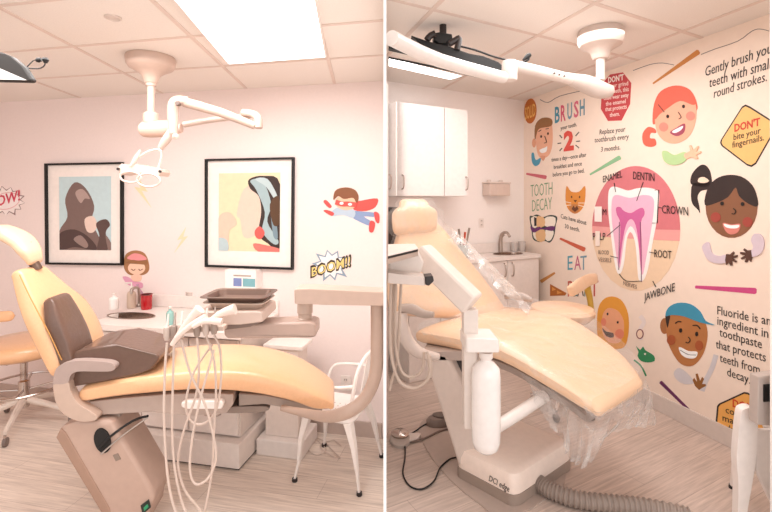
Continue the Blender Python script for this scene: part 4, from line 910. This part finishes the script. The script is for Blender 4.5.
link('joint_knob', lathe(P(176, 137, YA-.04), [(.0, 0), (.014, .006), (.016, .02), (.0, .028)], (.3, -1, 0), 12), M('#c4aa9c', .32), t)
link('lower_arm', tube([P(172, 131, YA-.03), P(166, 140, YA-.02), P(160.5, 148, YA-.01)], [.02, .022, .015], 12, 3), M('#d9c2b5', .35), t)
YH = YA
link('lamp_head', prism([P(x, y, YH) for x, y in [(118, 167), (121, 163.5), (128, 165), (136, 163.8), (160, 169), (161.5, 172), (159.5, 176), (150, 174), (132, 172.5), (119.5, 175)]], (0, .1, 0)), M('#d9c1b3', .35), t, bevel=.008)
for x, y, rx, ry in ((130.5, 177, 10.5, 5.4), (148.5, 180.2, 11.5, 6.6)):
    q = [P(a, b, YH-.02+.0*a) for a, b in ell(x, y, rx, ry, 4, 30)]
    link('reflector_ring', tube(q, .0058, 8, closed=True), M('#dcc8bd', .3, .3), t)
link('handle_ring', tube([P(a, b, YH+.03) for a, b in [(134, 164), (138, 158), (148, 151.5), (158, 149.5), (161.5, 153), (160.5, 161), (158, 168)]], .0055, 8, 5), M('#ead8cc', .3, .2), t)
link('yoke', tube([P(140, 150, YH), P(136, 158, YH), P(131, 166, YH)], [.004, .012, .009], 10, 4), M('#dfcabe', .35), t)
bm = bmesh.new()
for x, y in ((118.8, 169), (160.5, 171.5)): add_lathe(bm, P(x, y, YH-.002), [(.007, 0), (.007, .01), (0, .01)], (0, -1, 0), 10)
link('hinge_screws', bm, DARK, t)

# --- ceiling monitor, far left
t = thing('ceiling_monitor', 'black flat monitor hung under the ceiling at the left edge', 'monitor', P(-10, 50, 1.75))
Ym = 1.72
link('bezel', prism([P(x, y, Ym) for x, y in [(-40, 46), (1, 52), (11, 56), (24, 67), (31.5, 79), (30, 81.5), (-40, 80)]], (0, .03, 0)), M('#1c1511', .6), t, bevel=.006)
link('screen', prism([P(x, y, Ym-.004) for x, y in [(-40, 58), (0, 68.5), (26.5, 80), (-40, 78.5)]], (0, .006, 0)), M('#d8cfcb', .2), t, smooth=False)
link('mount_pole', tube([P(-12, 48, Ym+.05), Vector((P(-12, 48, Ym+.05).x, Ym+.05, CL))], .02, 12), DARK, t)
bm = bmesh.new(); add_tube(bm, catmull([P(26, 68, Ym+.04), P(38, 68.5, Ym+.04), P(44, 66, Ym+.04), P(45.5, 61, Ym+.04)], 5), .0028, 6); add_tube(bm, catmull([P(26, 68, Ym+.05), P(33, 61, Ym+.05), P(38, 60, Ym+.05)], 5), .0022, 6)
g = link('cord', bm, DARK, t)
bm = bmesh.new(); add_lathe(bm, P(45.5, 63, Ym+.04), [(.006, 0), (.012, .012), (.008, .02)], (0, 0, 1), 10); add_lathe(bm, P(36, 60.5, Ym+.05), [(.005, 0), (.01, .008), (.007, .022)], (1, 0, .2), 10)
link('plug', bm, BLACK, g)

# ================================================================== RIGHT ROOM
uL = WB.uv(ra)[0]+.03                           # left end, beside the partition
# --- wall cabinets
e1 = .32; tp = WB.hit(468, 110, e1); uR = WB.uv(tp)[0]; zT = tp.z; zB = WB.hit(468, 196.5, e1).z
seams = [uL, WB.uv(WB.hit(396.5, 150, e1))[0], WB.uv(WB.hit(444.5, 150, e1))[0], uR]
def cabinet_unit(name, label, u0, u1, z0, z1, e0, e, doors, hz, grp=None, hl=.12, m=WHITE):
    t = thing(name, label, 'cabinet', WB.at((u0+u1)/2, z0, e/2), grp)
    link('body', wbox(bmesh.new(), WB, u0, u1, e0, e-.02, z0, z1), m, t, smooth=False)
    for a, b, hu in doors:
        d = link('door', wbox(bmesh.new(), WB, a+.0035, b-.0035, e-.0195, e, z0+.003, z1-.003), m, t, bevel=.002, smooth=False)
        handle(WB, hu, e, hz, hl, d, True, .006)
    return t
WC = M('#fbf1ec', .3)
zh = WB.hit(402, 182, e1).z
cabinet_unit('wall_cabinet', 'slim white wall cabinet at the far left end beside the partition', seams[0], seams[1]-.001, zB, zT, .004, e1, [(seams[0], seams[1]-.001, seams[1]-.07)], zh, 'white wall cabinets', m=WC)
cabinet_unit('wall_cabinet', 'white wall cabinet with one wide door, middle of the row', seams[1]+.001, seams[2]-.001, zB, zT, .004, e1, [(seams[1]+.001, seams[2]-.001, WB.uv(WB.hit(402, 182, e1))[0])], zh, 'white wall cabinets', m=WC)
cabinet_unit('wall_cabinet', 'narrow white wall cabinet at the right end of the row', seams[2]+.001, uR, zB, zT, .004, e1, [(seams[2]+.001, uR, uR-.025)], zh, 'white wall cabinets', m=WC)
# --- base cabinets, worktop, sink
e2 = .36; q = WB.hit(541, 254, e2); ZW = q.z; uE = WB.uv(q)[0]
u471, u508, u390 = (WB.uv(WB.hit(x, 262, e2))[0] for x in (471, 509, 390))
zh = WB.hit(508, 270, e2).z
cabinet_unit('base_cabinet', 'white two door base cabinet under the sink next to the mural', u471, uE-.012, .0, ZW-.037, .017, e2-.015, [(u471, u508, u508-.05), (u508, uE-.012, u508+.05)], zh, 'white base cabinets', .13)
cabinet_unit('base_cabinet', 'white base cabinet partly hidden behind the plastic wrapped chair', uL, u471-.003, .0, ZW-.037, .017, e2-.015, [(uL, (uL+u471)/2, (uL+u471)/2-.05), ((uL+u471)/2, u471-.003, (uL+u471)/2+.05)], zh, 'white base cabinets', .13)
hs = WB.hit(508, 251, .19); hu = WB.uv(hs)[0]
worktop('worktop', WB, uL, uE, .003, e2, ZW-.035, ZW, (hu, .19), (.17, .1), WHITE, 'white worktop with sink running below the wall cabinets, right room')
basin(WB, (hu, .19), (.17, .1), ZW, 'oval steel sink in the worktop beside the mural')
tag(link('backsplash', wbox(bmesh.new(), WB, uL, -.02, .0145, .028, ZW+.001, ZW+.1), WHITE, None, bevel=.003, smooth=False), 'white splash ledge behind the sink near the mural corner', 'backsplash')
fb = WB.at(WB.uv(WB.hit(501, 248, .06))[0], ZW, .055)
t = thing('faucet', 'curved steel faucet over the sink beside the mural', 'faucet', fb)
tw = WB.n
link('spout', tube([fb, fb+Vector((0, 0, .13)), fb+tw*.03+Vector((0, 0, .2)), fb+tw*.09+Vector((0, 0, .21)), fb+tw*.13+Vector((0, 0, .17))], [.022, .02, .016, .014, .014], 12, 5), STEEL, t)
link('lever', tube([fb+Vector((0, 0, .14)), fb+WB.d*.05+Vector((0, 0, .18))], .007), STEEL, t)
for px_, lb_ in ((513, 'clear glass at the right of the faucet, nearer the sink rim'), (521, 'clear glass behind the sink closest to the mural')):
    b = WB.at(WB.uv(WB.hit(px_, 246, .06))[0], ZW, .075)
    t = tag(link('glass', lathe(b, [(.032, 0), (.04, .1), (.037, .1), (.029, .006), (0, .006)]), M('#e6dbd5', .1, alpha=.5)), lb_, 'glass')
# dispenser and tray items
c = WB.hit(499, 188, .1); u, z = WB.uv(c)
t = thing('towel_dispenser', 'beige towel dispenser on the wall between cabinets and mural', 'dispenser', WB.at(u, z-.08, .05))
link('body', wbox(bmesh.new(), WB, u-.14, u+.14, .002, .12, z-.08, z+.045), M('#dcc6ba', .4), t, bevel=.01, smooth=False)
link('lid', wbox(bmesh.new(), WB, u-.145, u+.145, .002, .125, z+.046, z+.06), M('#e8d6cc', .4), t, bevel=.004, smooth=False)
for k in (-1, 1): link('clip', wbox(bmesh.new(), WB, u+k*.08-.02, u+k*.08+.02, .03, .05, z+.06, z+.085), CREAM, t, smooth=False)
def atW(px, e): return WB.at(WB.uv(WB.hit(px, 250, e))[0], ZW, e)
b = atW(463, .2)
t = thing('brush_pot', 'grey pot with red topped brushes left of the faucet', 'pot', b)
link('pot', lathe(b, [(.045, 0), (.05, .12), (.045, .12), (.04, .006), (0, .006)]), M('#aeb3ae', .4), t)
for dx, dz, c_ in ((-.02, .27, '#8d7c70'), (.01, .24, '#c8502f'), (.03, .28, '#9b8b7e')): link('brush', tube([b+Vector((dx*.4, 0, .01)), b+Vector((dx*2, .0, dz))], [.006, .011]), M(c_, .4), t)
b = atW(452, .12)
t = thing('spray_bottle', 'small pale spray bottle left of the grey brush pot', 'bottle', b)
link('body', lathe(b, [(.035, 0), (.038, .01), (.038, .12), (.015, .16), (.015, .19)]), M('#d9ccb9', .3), t)
link('trigger', prism([b+Vector((-.06, 0, .2)), b+Vector((.02, 0, .215)), b+Vector((.02, 0, .185)), b+Vector((-.035, 0, .185))], (0, .02, 0)), CREAM, t)
# dark screen behind the head rest
t = thing('computer_monitor', 'dark screen standing behind the wrapped headrest at the partition', 'monitor', atW(392, .2))
b = atW(394, .24); z0, z1 = 1.55-46/450*b.y, 1.55-7/450*b.y
link('screen', prism([Vector((.015, b.y-.08, z0)), Vector((.13, b.y-.04, z0)), Vector((.13, b.y-.04, z1)), Vector((.015, b.y-.08, z1))], (0, .03, 0)), DARK, t, bevel=.004, smooth=False)
link('stand', prism([Vector((.05, b.y-.04, ZW)), Vector((.1, b.y-.03, ZW)), Vector((.1, b.y-.03, z0+.04)), Vector((.05, b.y-.04, z0+.04))], (0, .02, 0)), DARK, t, smooth=False)

# --- dental chair (right), wrapped in plastic
chr_ = thing('dental_chair', 'peach dental chair wrapped in clear plastic, seen from the foot end, right room', 'dental chair', Vector((.7, 2.6, 0)))
def sec(l, r, d): return (P(*l), P(*r), Vector(d))
seat = [sec((420, 328, 2.62), (508, 303, 3.0), (0, .03, -.12)), sec((455, 334, 2.5), (535, 306, 2.92), (0, .03, -.12)), sec((500, 346, 2.37), (573, 315, 2.78), (0, .02, -.11)), sec((550, 374, 2.23), (614, 343, 2.62), (0, .01, -.1)), sec((578, 392, 2.15), (634, 363, 2.5), (0, 0, -.09)), sec((592, 401, 2.12), (640, 373, 2.42), (0, 0, -.08))]
back = [sec((392, 303, 2.6), (512, 312, 2.9), (-.04, .1, -.05)), sec((391, 287, 2.62), (493, 284, 2.95), (-.05, .1, -.04)), sec((394, 262, 2.7), (470, 256, 2.98), (-.05, .1, -.04)), sec((399, 238, 2.78), (449, 231, 3.0), (-.04, .09, -.03)), sec((402, 228, 2.8), (441, 224, 3.0), (-.03, .07, -.02))]
head = [sec((394, 228, 2.74), (439, 226, 2.93), (-.02, .1, 0)), sec((394, 214, 2.74), (439, 212, 2.93), (-.02, .12, 0)), sec((401, 206.5, 2.78), (431, 206, 2.92), (-.02, .1, 0))]
link('backrest', cushion(back, e=.6), PEACH, chr_)
link('headrest', cushion(head, e=.75), PEACH, chr_)
link('seat_cushion', cushion(seat, e=.55), PEACH, chr_)
link('seat_frame', cushion([(a.lerp(b, .12)+Vector((0, 0, -.125)), b.lerp(a, .12)+Vector((0, 0, -.125)), Vector((0, 0, -.05))) for a, b, c in seat[:5]], e=.3, round_ends=False), M('#a39086', .45), chr_)
link('armrest', tube([P(399, 308, 2.42), P(412, 309, 2.4), P(424, 314, 2.36), P(434, 314.5, 2.34)], [.02, .028, .022, .014], 10, 4), M('#b7a59b', .4), chr_)
link('arm_bracket', tube([P(402, 312, 2.43), P(402, 325, 2.43), P(408, 342, 2.44), P(420, 353, 2.46), P(438, 357, 2.5)], [.03, .036, .036, .032, .022], 12, 4), M('#dccbc1', .38), chr_)
link('armrest', tube([P(505, 296, 2.95), P(520, 296, 2.9), P(532, 300, 2.86)], [.02, .026, .016], 10, 4), M('#b7a59b', .4), chr_)
link('lift_column', prism([P(x, y, 2.5) for x, y in [(424, 358), (434, 354), (449, 357), (486, 436), (492, 466), (458, 466), (450, 440)]], (.1, .2, 0)), M('#d8c6bb', .42), chr_, bevel=.018, seg=3)
link('column_recess', prism([P(x, y, 2.56) for x, y in [(446, 354), (466, 352), (470, 372), (462, 392), (452, 372)]], (.08, .1, 0)), DARK, chr_, smooth=False)
link('pivot_block', prism([P(x, y, 2.5) for x, y in [(422, 352), (500, 350), (506, 362), (424, 360)]], (.06, .25, 0)), M('#b5a298', .45), chr_, bevel=.01)
bc = [PZ(454, 476, 0), PZ(515, 510, 0), PZ(574, 468, 0), PZ(512, 440, 0)]
cc = sum(bc, Vector())/4
def ringz(k, z, sh=(0, 0)): return [cc+(v-cc)*k+Vector((sh[0], sh[1], z)) for v in bc]
def rr4(pts, r=.12, n=5):
    out = []
    for i in range(4):
        p, a, b = pts[i], pts[i-1], pts[(i+1) % 4]
        A_, B_ = p.lerp(a, r), p.lerp(b, r)
        for k in range(n+1):
            t_ = k/n; out.append(A_*(1-t_)**2+p*2*t_*(1-t_)+B_*t_*t_)
    return out
link('base_plinth', add_loft(bmesh.new(), [rr4(ringz(1, .003)), rr4(ringz(1, .06))]), M('#a39084', .45), chr_)
link('base_cover', add_loft(bmesh.new(), [rr4(ringz(.985, .061)), rr4(ringz(.98, .12)), rr4(ringz(.93, .155)), rr4(ringz(.75, .175))]), M('#fbe7da', .38), chr_)
dW = (bc[1]-bc[0]).normalized(); WF = Wall((cc+(bc[0]-cc)*.983).xy, dW.xy, (dW.y, -dW.x))
bm = bmesh.new(); add_text(bm, WF, 'DCI edge', 489, 480.5, 509.5, 492, 6, e=.002, shear=.3); link('badge_lettering', bm, M('#4a3f3a', .4), chr_, smooth=False)
link('floor_plate', prism([PZ(x, y, 0) for x, y in sm([(419, 428), (424, 445), (436, 464), (455, 485), (480, 505), (505, 520), (545, 500), (566, 474), (520, 436), (470, 420), (432, 416)], 3)], (0, 0, .006)), M('#bba79c', .45), chr_)
# boom of the delivery unit
du2 = thing('delivery_unit', 'white boom, post and tray arm of the dental unit beside the wrapped chair', 'dental unit', P(470, 430, 2.1))
a, b = P(420, 252, 2.14), P(473, 304, 2.0)
link('boom', beam(a, b, .105, .1), M('#ecdcd2', .35), du2, bevel=.012)
link('post', prism([P(x, y, 2.0) for x, y in [(463.5, 310), (478.5, 310), (478.5, 340), (476, 430), (464.5, 430)]], (0, .06, 0)), M('#e6d8cf', .35), du2, bevel=.006)
link('bottle_holder', prism([P(x, y, 1.93) for x, y in [(466, 338), (499, 339), (500, 353), (466, 353)]], (0, .16, 0)), M('#f3e9e3', .35), du2, bevel=.008)
link('instrument_arm', prism([P(x, y, 1.85) for x, y in [(387.6, 272.5), (425, 277), (426, 286), (387.6, 283.5)]], (0, .1, 0)), M('#ddcdc4', .35), du2, bevel=.006)
g = link('holder_head', prism([P(x, y, 1.845) for x, y in [(425, 277), (433, 276), (434, 281), (429, 286), (425.5, 285)]], (0, .08, 0)), DARK, du2, bevel=.003)
link('arm_link', prism([P(x, y, 1.95) for x, y in [(388.5, 258), (419, 252), (424, 262), (420, 276), (388.5, 272)]], (0, .1, 0)), M('#eadbd1', .35), du2, bevel=.008)
link('support_tube', tube([P(478, 437, 2.12), P(505, 422, 2.2), P(545, 396, 2.32)], .03, 14), M('#eee2db', .35), du2)
b = P(486, 452, 1.98); hb = (452-362)/450*1.98
t = thing('water_bottle', 'white translucent water bottle hanging from the unit in the right room', 'bottle', b)
link('body', lathe(b, [(0, 0), (.03, .002), (.052, .02), (.061, .05), (.063, .12), (.063, hb-.06), (.058, hb-.025), (.035, hb), (.022, hb+.01), (.022, hb+.015)], seg=28), M('#fbf3ef', .25, coat=.4), t)
link('collar', lathe(b+Vector((0, 0, hb+.015)), [(.026, 0), (.03, .006), (.03, .03)], seg=20), WHITE, t)
# tray in front of the head rest
z = 1.345
t = thing('tray', 'pale tray with black edge at the partition, in front of the wrapped chair', 'tray', PZ(400, 254, z))
pl = [PZ(387.8, 256.5, z), PZ(418, 249.3, z), PZ(415, 245, z), PZ(387.8, 245.5, z)]
link('tray_top', prism(pl, (0, 0, .006)), M('#f4e9e2', .3), t, bevel=.001)
link('black_edge', prism([v+Vector((0, 0, -.008)) for v in pl], (0, 0, .0075)), BLACK, t, smooth=False)
link('tray_base', prism([v+Vector((0, 0, -.028)) for v in pl], (0, 0, .0195)), M('#c6b5aa', .3, .4), t, bevel=.002)
# coiled hoses by the partition
for i, h in enumerate(([(391, 284), (390, 330), (392, 360), (400, 382), (414, 388), (427, 380), (430, 366), (427, 352)],
    [(396, 284), (395, 320), (396, 350), (402, 372), (413, 377), (422, 370), (424, 352)],
    [(401, 284), (399, 330), (397, 360), (392, 380), (389.5, 390)],
    [(394, 284), (392, 340), (395, 372), (406, 386), (420, 386), (431, 374), (430, 356)])):
    link('hose', tube([P(x, y, 1.9+.03*i) for x, y in h], .0062, 8, 6), M('#c3ad9e', .4), du2)
# corrugated hose
pts_ = catmull([PZ(539, 483, .045), PZ(552, 491, .043), PZ(580, 500, .043), PZ(615, 504, .043), PZ(650, 508, .043), PZ(690, 517, .043)], 26)
tag(link('corrugated_hose', add_tube(bmesh.new(), pts_, [.036 if (i//2) % 2 else .043 for i in range(len(pts_))], 16), M('#9b8a80', .5)), 'thick grey corrugated hose on the floor running right from the chair base', 'hose')
# pedals and cords
b = PZ(441, 424, 0)
t = thing('foot_pedal', 'grey oblong foot pedal on the floor left of the chair column', 'pedal', b)
link('housing', add_loft(bmesh.new(), [[b+Vector((.1*k*math.cos(a)+.03*math.sin(a), .07*k*math.sin(a)-.0*k, z)) for a in [2*math.pi*i/20 for i in range(20)]] for k, z in ((1, .003), (1, .035), (.8, .055), (.4, .06))]), M('#8e7d74', .45), t)
link('tread', add_loft(bmesh.new(), [[b+Vector((.06*k*math.cos(a), .04*k*math.sin(a), z)) for a in [2*math.pi*i/16 for i in range(16)]] for k, z in ((1, .055), (1, .066), (.8, .07))]), M('#6e5f57', .45), t)
b = PZ(397, 441, 0); b.x += .02
t = thing('foot_control', 'chrome disc foot control with grey plate at the partition', 'pedal', b)
link('base', add_loft(bmesh.new(), [[b+Vector((.09*k*math.cos(a), .13*k*math.sin(a), z)) for a in [2*math.pi*i/24 for i in range(24)]] for k, z in ((.72, .0), (.74, .02), (.6, .03))]), M('#b9aaa0', .35), t)
link('disc', lathe(b+Vector((-.0, .02, .03)), [(.055, 0), (.058, .012), (.04, .025), (0, .03)]), CHROME, t)
link('tongue', prism([b+Vector(v) for v in ((.03, -.05, .003), (.12, .0, .003), (.14, .06, .003), (.05, .06, .003))], (0, 0, .02)), CREAM, t, bevel=.004)
def cord(label, pts, r=.0045, m=BLACK):
    tag(link('cord', tube([PZ(x, y, z_) for x, y, z_ in pts], r, 7, 6), m), label, 'cord')
cord('black cord looping in a wide curve on the floor from the chrome control', [(405, 446, .012), (405, 458, .006), (403, 474, .006), (410, 486, .006), (422, 489, .006), (434, 481, .011), (440, 468, .012), (450, 459, .012), (460, 457, .012)])
cord('thin dark cord between the chrome control and the grey pedal', [(405, 437, .012), (414, 432, .006), (424, 425, .011), (432, 422, .013)])
cord('short grey cord from the chrome control to the chair column', [(408, 443, .008), (425, 438, .012), (440, 431, .012), (452, 428, .012)], .006, M('#7c6a60', .5))

# --- stool behind the wrapped chair
c = P(562, 300, 3.330); c.z = 0
t = thing('stool', 'peach round stool with curved backrest beside the mural, behind the wrapped chair', 'stool', c)
zs = 1.55-106/450*3.330
stool_base(t, c, .22, zs-.1, a0=.4, ring=0)
link('seat', lathe(c, [(.1, zs-.11), (.18, zs-.1), (.222, zs-.06), (.228, zs-.03), (.215, zs-.008), (.18, zs), (0, zs+.003)], seg=36), PEACH, t)
link('backrest', cushion([sec((566, 286, 3.258), (570, 296, 3.294), (.05, 0, .0)), sec((574, 280, 3.312), (578, 292, 3.330), (.06, .03, 0)), sec((586, 275, 3.420), (589, 287, 3.420), (.04, .06, 0)), sec((596, 274, 3.528), (597, 284, 3.510), (.02, .06, 0))], e=.7), PEACH, t)
link('back_bracket', tube([P(586, 284, 3.474), P(590, 300, 3.474), P(590, 318, 3.456), P(575, 326, 3.375)], [.03, .022, .022, .014], 10, 4), M('#c39a3e', .4), t)

# --- clear plastic wrapped over the chair
FILM = film('clear_film', .1); FILM2 = film('clear_film_loose', .26)
pc = thing('plastic_cover', 'clear crinkled plastic sheet draped over the peach chair and hanging from its foot', 'plastic sheet', P(560, 420, 2.4))
def grow(s, k, lift): return [(L+(L-R).normalized()*k-D.normalized()*lift, R+(R-L).normalized()*k*1.6-D.normalized()*lift, D*(1+.5*k/ max(.05, D.length))) for L, R, D in s]
link('back_cover', cushion(grow(back, .03, .02), e=.6), FILM, pc)
link('head_cover', cushion(grow(head, .035, .02), e=.7), FILM, pc)
def sheet(rows, nx, amp, seed):
    rnd = random.Random(seed); R = [catmull([P(*p) for p in r], nx) for r in rows]; n = len(R[0]); bm = bmesh.new()
    cols = [catmull([r[i] for r in R], 6) for i in range(n)]
    V = []
    for i in range(n):
        ph = math.sin(i*1.7+seed)*1.0+math.sin(i*.61)*1.3
        V.append([bm.verts.new(v+Vector((math.sin(ph+j*.3)*amp*j/len(cols[0]), math.cos(ph*1.3+j*.22)*amp*j/len(cols[0]), rnd.uniform(-1, 1)*amp*.1))) for j, v in enumerate(cols[i])])
    for i in range(n-1):
        for j in range(len(V[0])-1): bm.faces.new((V[i][j], V[i+1][j], V[i+1][j+1], V[i][j+1]))
    return bm
link('seat_cover', sheet([[(508, 296, 2.98), (540, 300, 2.95), (578, 309, 2.8), (618, 337, 2.64), (645, 368, 2.46)], [(465, 312, 2.6), (500, 318, 2.6), (545, 335, 2.5), (590, 362, 2.38), (625, 384, 2.28)], [(422, 322, 2.58), (458, 329, 2.46), (502, 342, 2.33), (552, 370, 2.19), (594, 398, 2.08)], [(424, 334, 2.56), (460, 345, 2.44), (505, 358, 2.31), (555, 386, 2.17), (597, 412, 2.06)]], 10, .012, 3), FILM, pc)
link('hanging_skirt', sheet([[(520, 372, 2.28), (550, 388, 2.18), (580, 404, 2.1), (600, 412, 2.06), (622, 402, 2.17), (640, 387, 2.33), (646, 379, 2.44)], [(528, 385, 2.32), (556, 410, 2.22), (577, 428, 2.15), (598, 428, 2.12), (620, 414, 2.22), (643, 402, 2.38), (650, 392, 2.48)], [(540, 402, 2.34), (562, 440, 2.24), (576, 462, 2.17), (590, 462, 2.16), (606, 436, 2.24), (632, 428, 2.4), (655, 424, 2.5)]], 8, .03, 5), FILM2, pc)
link('side_flap', sheet([[(447, 226, 3.0), (468, 248, 2.98), (494, 274, 2.95), (512, 298, 2.92)], [(452, 228, 2.96), (478, 252, 2.92), (508, 282, 2.88), (528, 305, 2.84)], [(450, 240, 2.9), (474, 262, 2.86), (502, 292, 2.82), (530, 314, 2.76)]], 8, .02, 9), FILM2, pc)
bm = bmesh.new()
link('film_knot', cushion([sec((536, 398, 2.24), (552, 388, 2.3), (0, .02, -.06)), sec((545, 406, 2.24), (560, 396, 2.3), (0, .02, -.07)), sec((556, 412, 2.22), (566, 402, 2.26), (0, .02, -.05))], e=.8), FILM, pc)

# --- white metal seat and grey box at the right edge
t = thing('metal_chair', 'white metal chair cut by the right edge, standing before the mural', 'chair', Vector((1.85, 2.2, 0)))
mw = M('#f9efe9', .3, coat=.3)
g = link('leg', prism([P(x, y, 2.12) for x, y in sm([(741, 414), (744, 409.5), (750, 408), (755.5, 410), (758, 418), (757.5, 445), (755, 468), (751, 492), (747.5, 512), (746, 529), (738.5, 529), (738, 512), (738.5, 485), (736.8, 460), (738.5, 435)], 3)], (.01, .05, 0)), mw, t, bevel=.006)
g = link('leg', tube([P(741, 425, 2.3), P(735.5, 455, 2.36), P(731.5, 487, 2.42)], [.016, .013, .009], 8, 3), mw, t)
link('rubber_foot', lathe(Vector((P(731.5, 487, 2.42).x, 2.42, 0)), [(.012, 0), (.014, .004), (.012, .02)], seg=12), DARK, g)
link('side_panel', prism([P(x, y, 2.13) for x, y in [(757.5, 430), (800, 428), (800, 527), (785, 527), (770, 500), (756, 470)]], (.0, .02, 0)), mw, t, bevel=.004)
link('seat', prism([Vector(v) for v in ((1.8, 2.15, .455), (2.1, 2.12, .455), (2.1, 2.4, .455), (1.97, 2.4, .455))], (0, 0, .03)), mw, t, bevel=.01)
link('armrest', tube([P(749, 412, 2.15), P(760, 408, 2.2), P(775, 408, 2.24)], .014, 8, 3), mw, t)
for v in ((2.07, 2.15), (2.07, 2.42)): link('leg', tube([Vector((v[0], v[1], .455)), Vector((v[0]+.03, v[1], 0.0))], [.03, .014], 8), mw, t)
t = thing('switch_box', 'grey box with a small black socket at the right edge', 'box', Vector((1.75, 2.05, .5)))
link('housing', prism([P(x, y, 2.04) for x, y in [(758.5, 377), (790, 372), (790, 427), (757.5, 425)]], (0, .05, 0)), M('#bdaea6', .45), t, bevel=.004)
link('socket', prism([P(x, y, 2.035) for x, y in [(764, 385), (780, 383), (780, 401), (764, 402)]], (0, .012, 0)), BLACK, t, smooth=False)

# --- ceiling lamp, right
Yc = 1.081*F/(HY-30)
t = thing('dental_lamp', 'white ceiling mounted dental lamp arm reaching over the wrapped chair, right room', 'dental lamp', P(601, 30, Yc))
cc = P(600.5, 30, Yc); cc.z = CR
link('canopy', lathe(cc, [(.0, -.001), (.13, -.001), (.136, -.015), (.136, -.07), (.125, -.1), (.085, -.122), (.06, -.14), (.052, -.17), (.044, -.185), (.0, -.185)], seg=36), M('#cbb7ac', .38), t)
pj = P(600, 80, Yc)
link('pole', tube([cc+Vector((0, 0, -.15)), Vector((cc.x, cc.y, pj.z))], .026, 16), M('#eadbd2', .35), t)
link('joint', tube([P(612, 91, Yc), P(600, 90, Yc), P(586, 84, Yc-.03), P(572, 80, Yc-.08), P(562, 77, Yc-.12)], [.035, .056, .054, .04, .03], 16, 4), M('#decec5', .35), t)
link('rear_arm', tube([P(572, 80, Yc-.08), P(540, 72, 2.6), P(512, 65.5, 2.42)], [.033, .032, .03], 14, 3), M('#efe2da', .35), t)
bm = bmesh.new()
for k in range(3): add_lathe(bm, P(554+k*5, 73.5+k*1.4, 2.62), [(.005, 0), (.006, .01), (0, .011)], (0, -1, 0), 8)
link('arm_screws', bm, M('#6a5a52', .4), t)
link('elbow', lathe(P(509.5, 81, 2.36), [(.0, 0), (.036, .002), (.04, .01), (.04, .095), (.034, .105), (0, .106)], seg=20), WHITE, t)
fa = P(391.5, 38, 1.62); link('front_arm', tube([fa, P(440, 60.5, 1.92), P(503, 77.5, 2.32)], [.028, .029, .03], 16, 3), M('#f5ebe5', .3), t)
# --- ceiling monitor, right
Yt = 2.72
t = thing('ceiling_monitor', 'black monitor seen edge on with bracket and cables above the lamp arm', 'monitor', P(445, 20, Yt))
link('bezel', prism([P(x, y, Yt) for x, y in [(411, 35), (428, 41), (452, 47), (470, 53.5), (484, 56), (499, 62), (506, 68), (505, 73), (490, 71), (450, 58), (420, 44)]], (0, .12, 0)), BLACK, t, bevel=.006)
bm = bmesh.new()
bk = link('bracket', prism([P(x, y, Yt+.02) for x, y in [(434, 33), (440, 32), (452, 34), (453, 40), (449, 44), (438, 43), (434, 40)]], (0, .1, 0)), BLACK, t, bevel=.005)
link('hinge', tube([P(427, 40, Yt), P(430, 36, Yt), P(435, 33.5, Yt)], .02, 10, 3), DARK, bk)
link('hinge', tube([P(449, 44, Yt), P(456, 40, Yt), P(459, 39, Yt), P(457, 50, Yt)], .02, 10, 3), DARK, bk)
link('ceiling_stem', tube([P(443, 36, Yt+.06), Vector((P(443, 36, Yt+.06).x, Yt+.06, CR))], .022, 10), DARK, t)
link('lower_bezel', tube([P(388.5, 57.5, Yt-.25), P(430, 66, Yt-.2), P(481, 77.5, Yt-.1)], .006, 8), BLACK, t)
link('side_arm', prism([P(x, y, Yt-.1) for x, y in [(388.5, 45.5), (396, 46.5), (412, 52.5), (409, 52.5), (388.5, 48)]], (0, .05, 0)), BLACK, t, bevel=.002)
link('cord', tube([P(459, 46, Yt), P(475, 50, Yt), P(495, 57, Yt), P(512, 61, Yt), P(522, 62, Yt), P(528, 60, Yt), P(529, 56, Yt)], .006, 8, 5), BLACK, t)
link('plug', tube([P(523, 60, Yt), P(528, 56, Yt), P(530.5, 54.5, Yt)], [.006, .016, .01], 8, 2), BLACK, t)
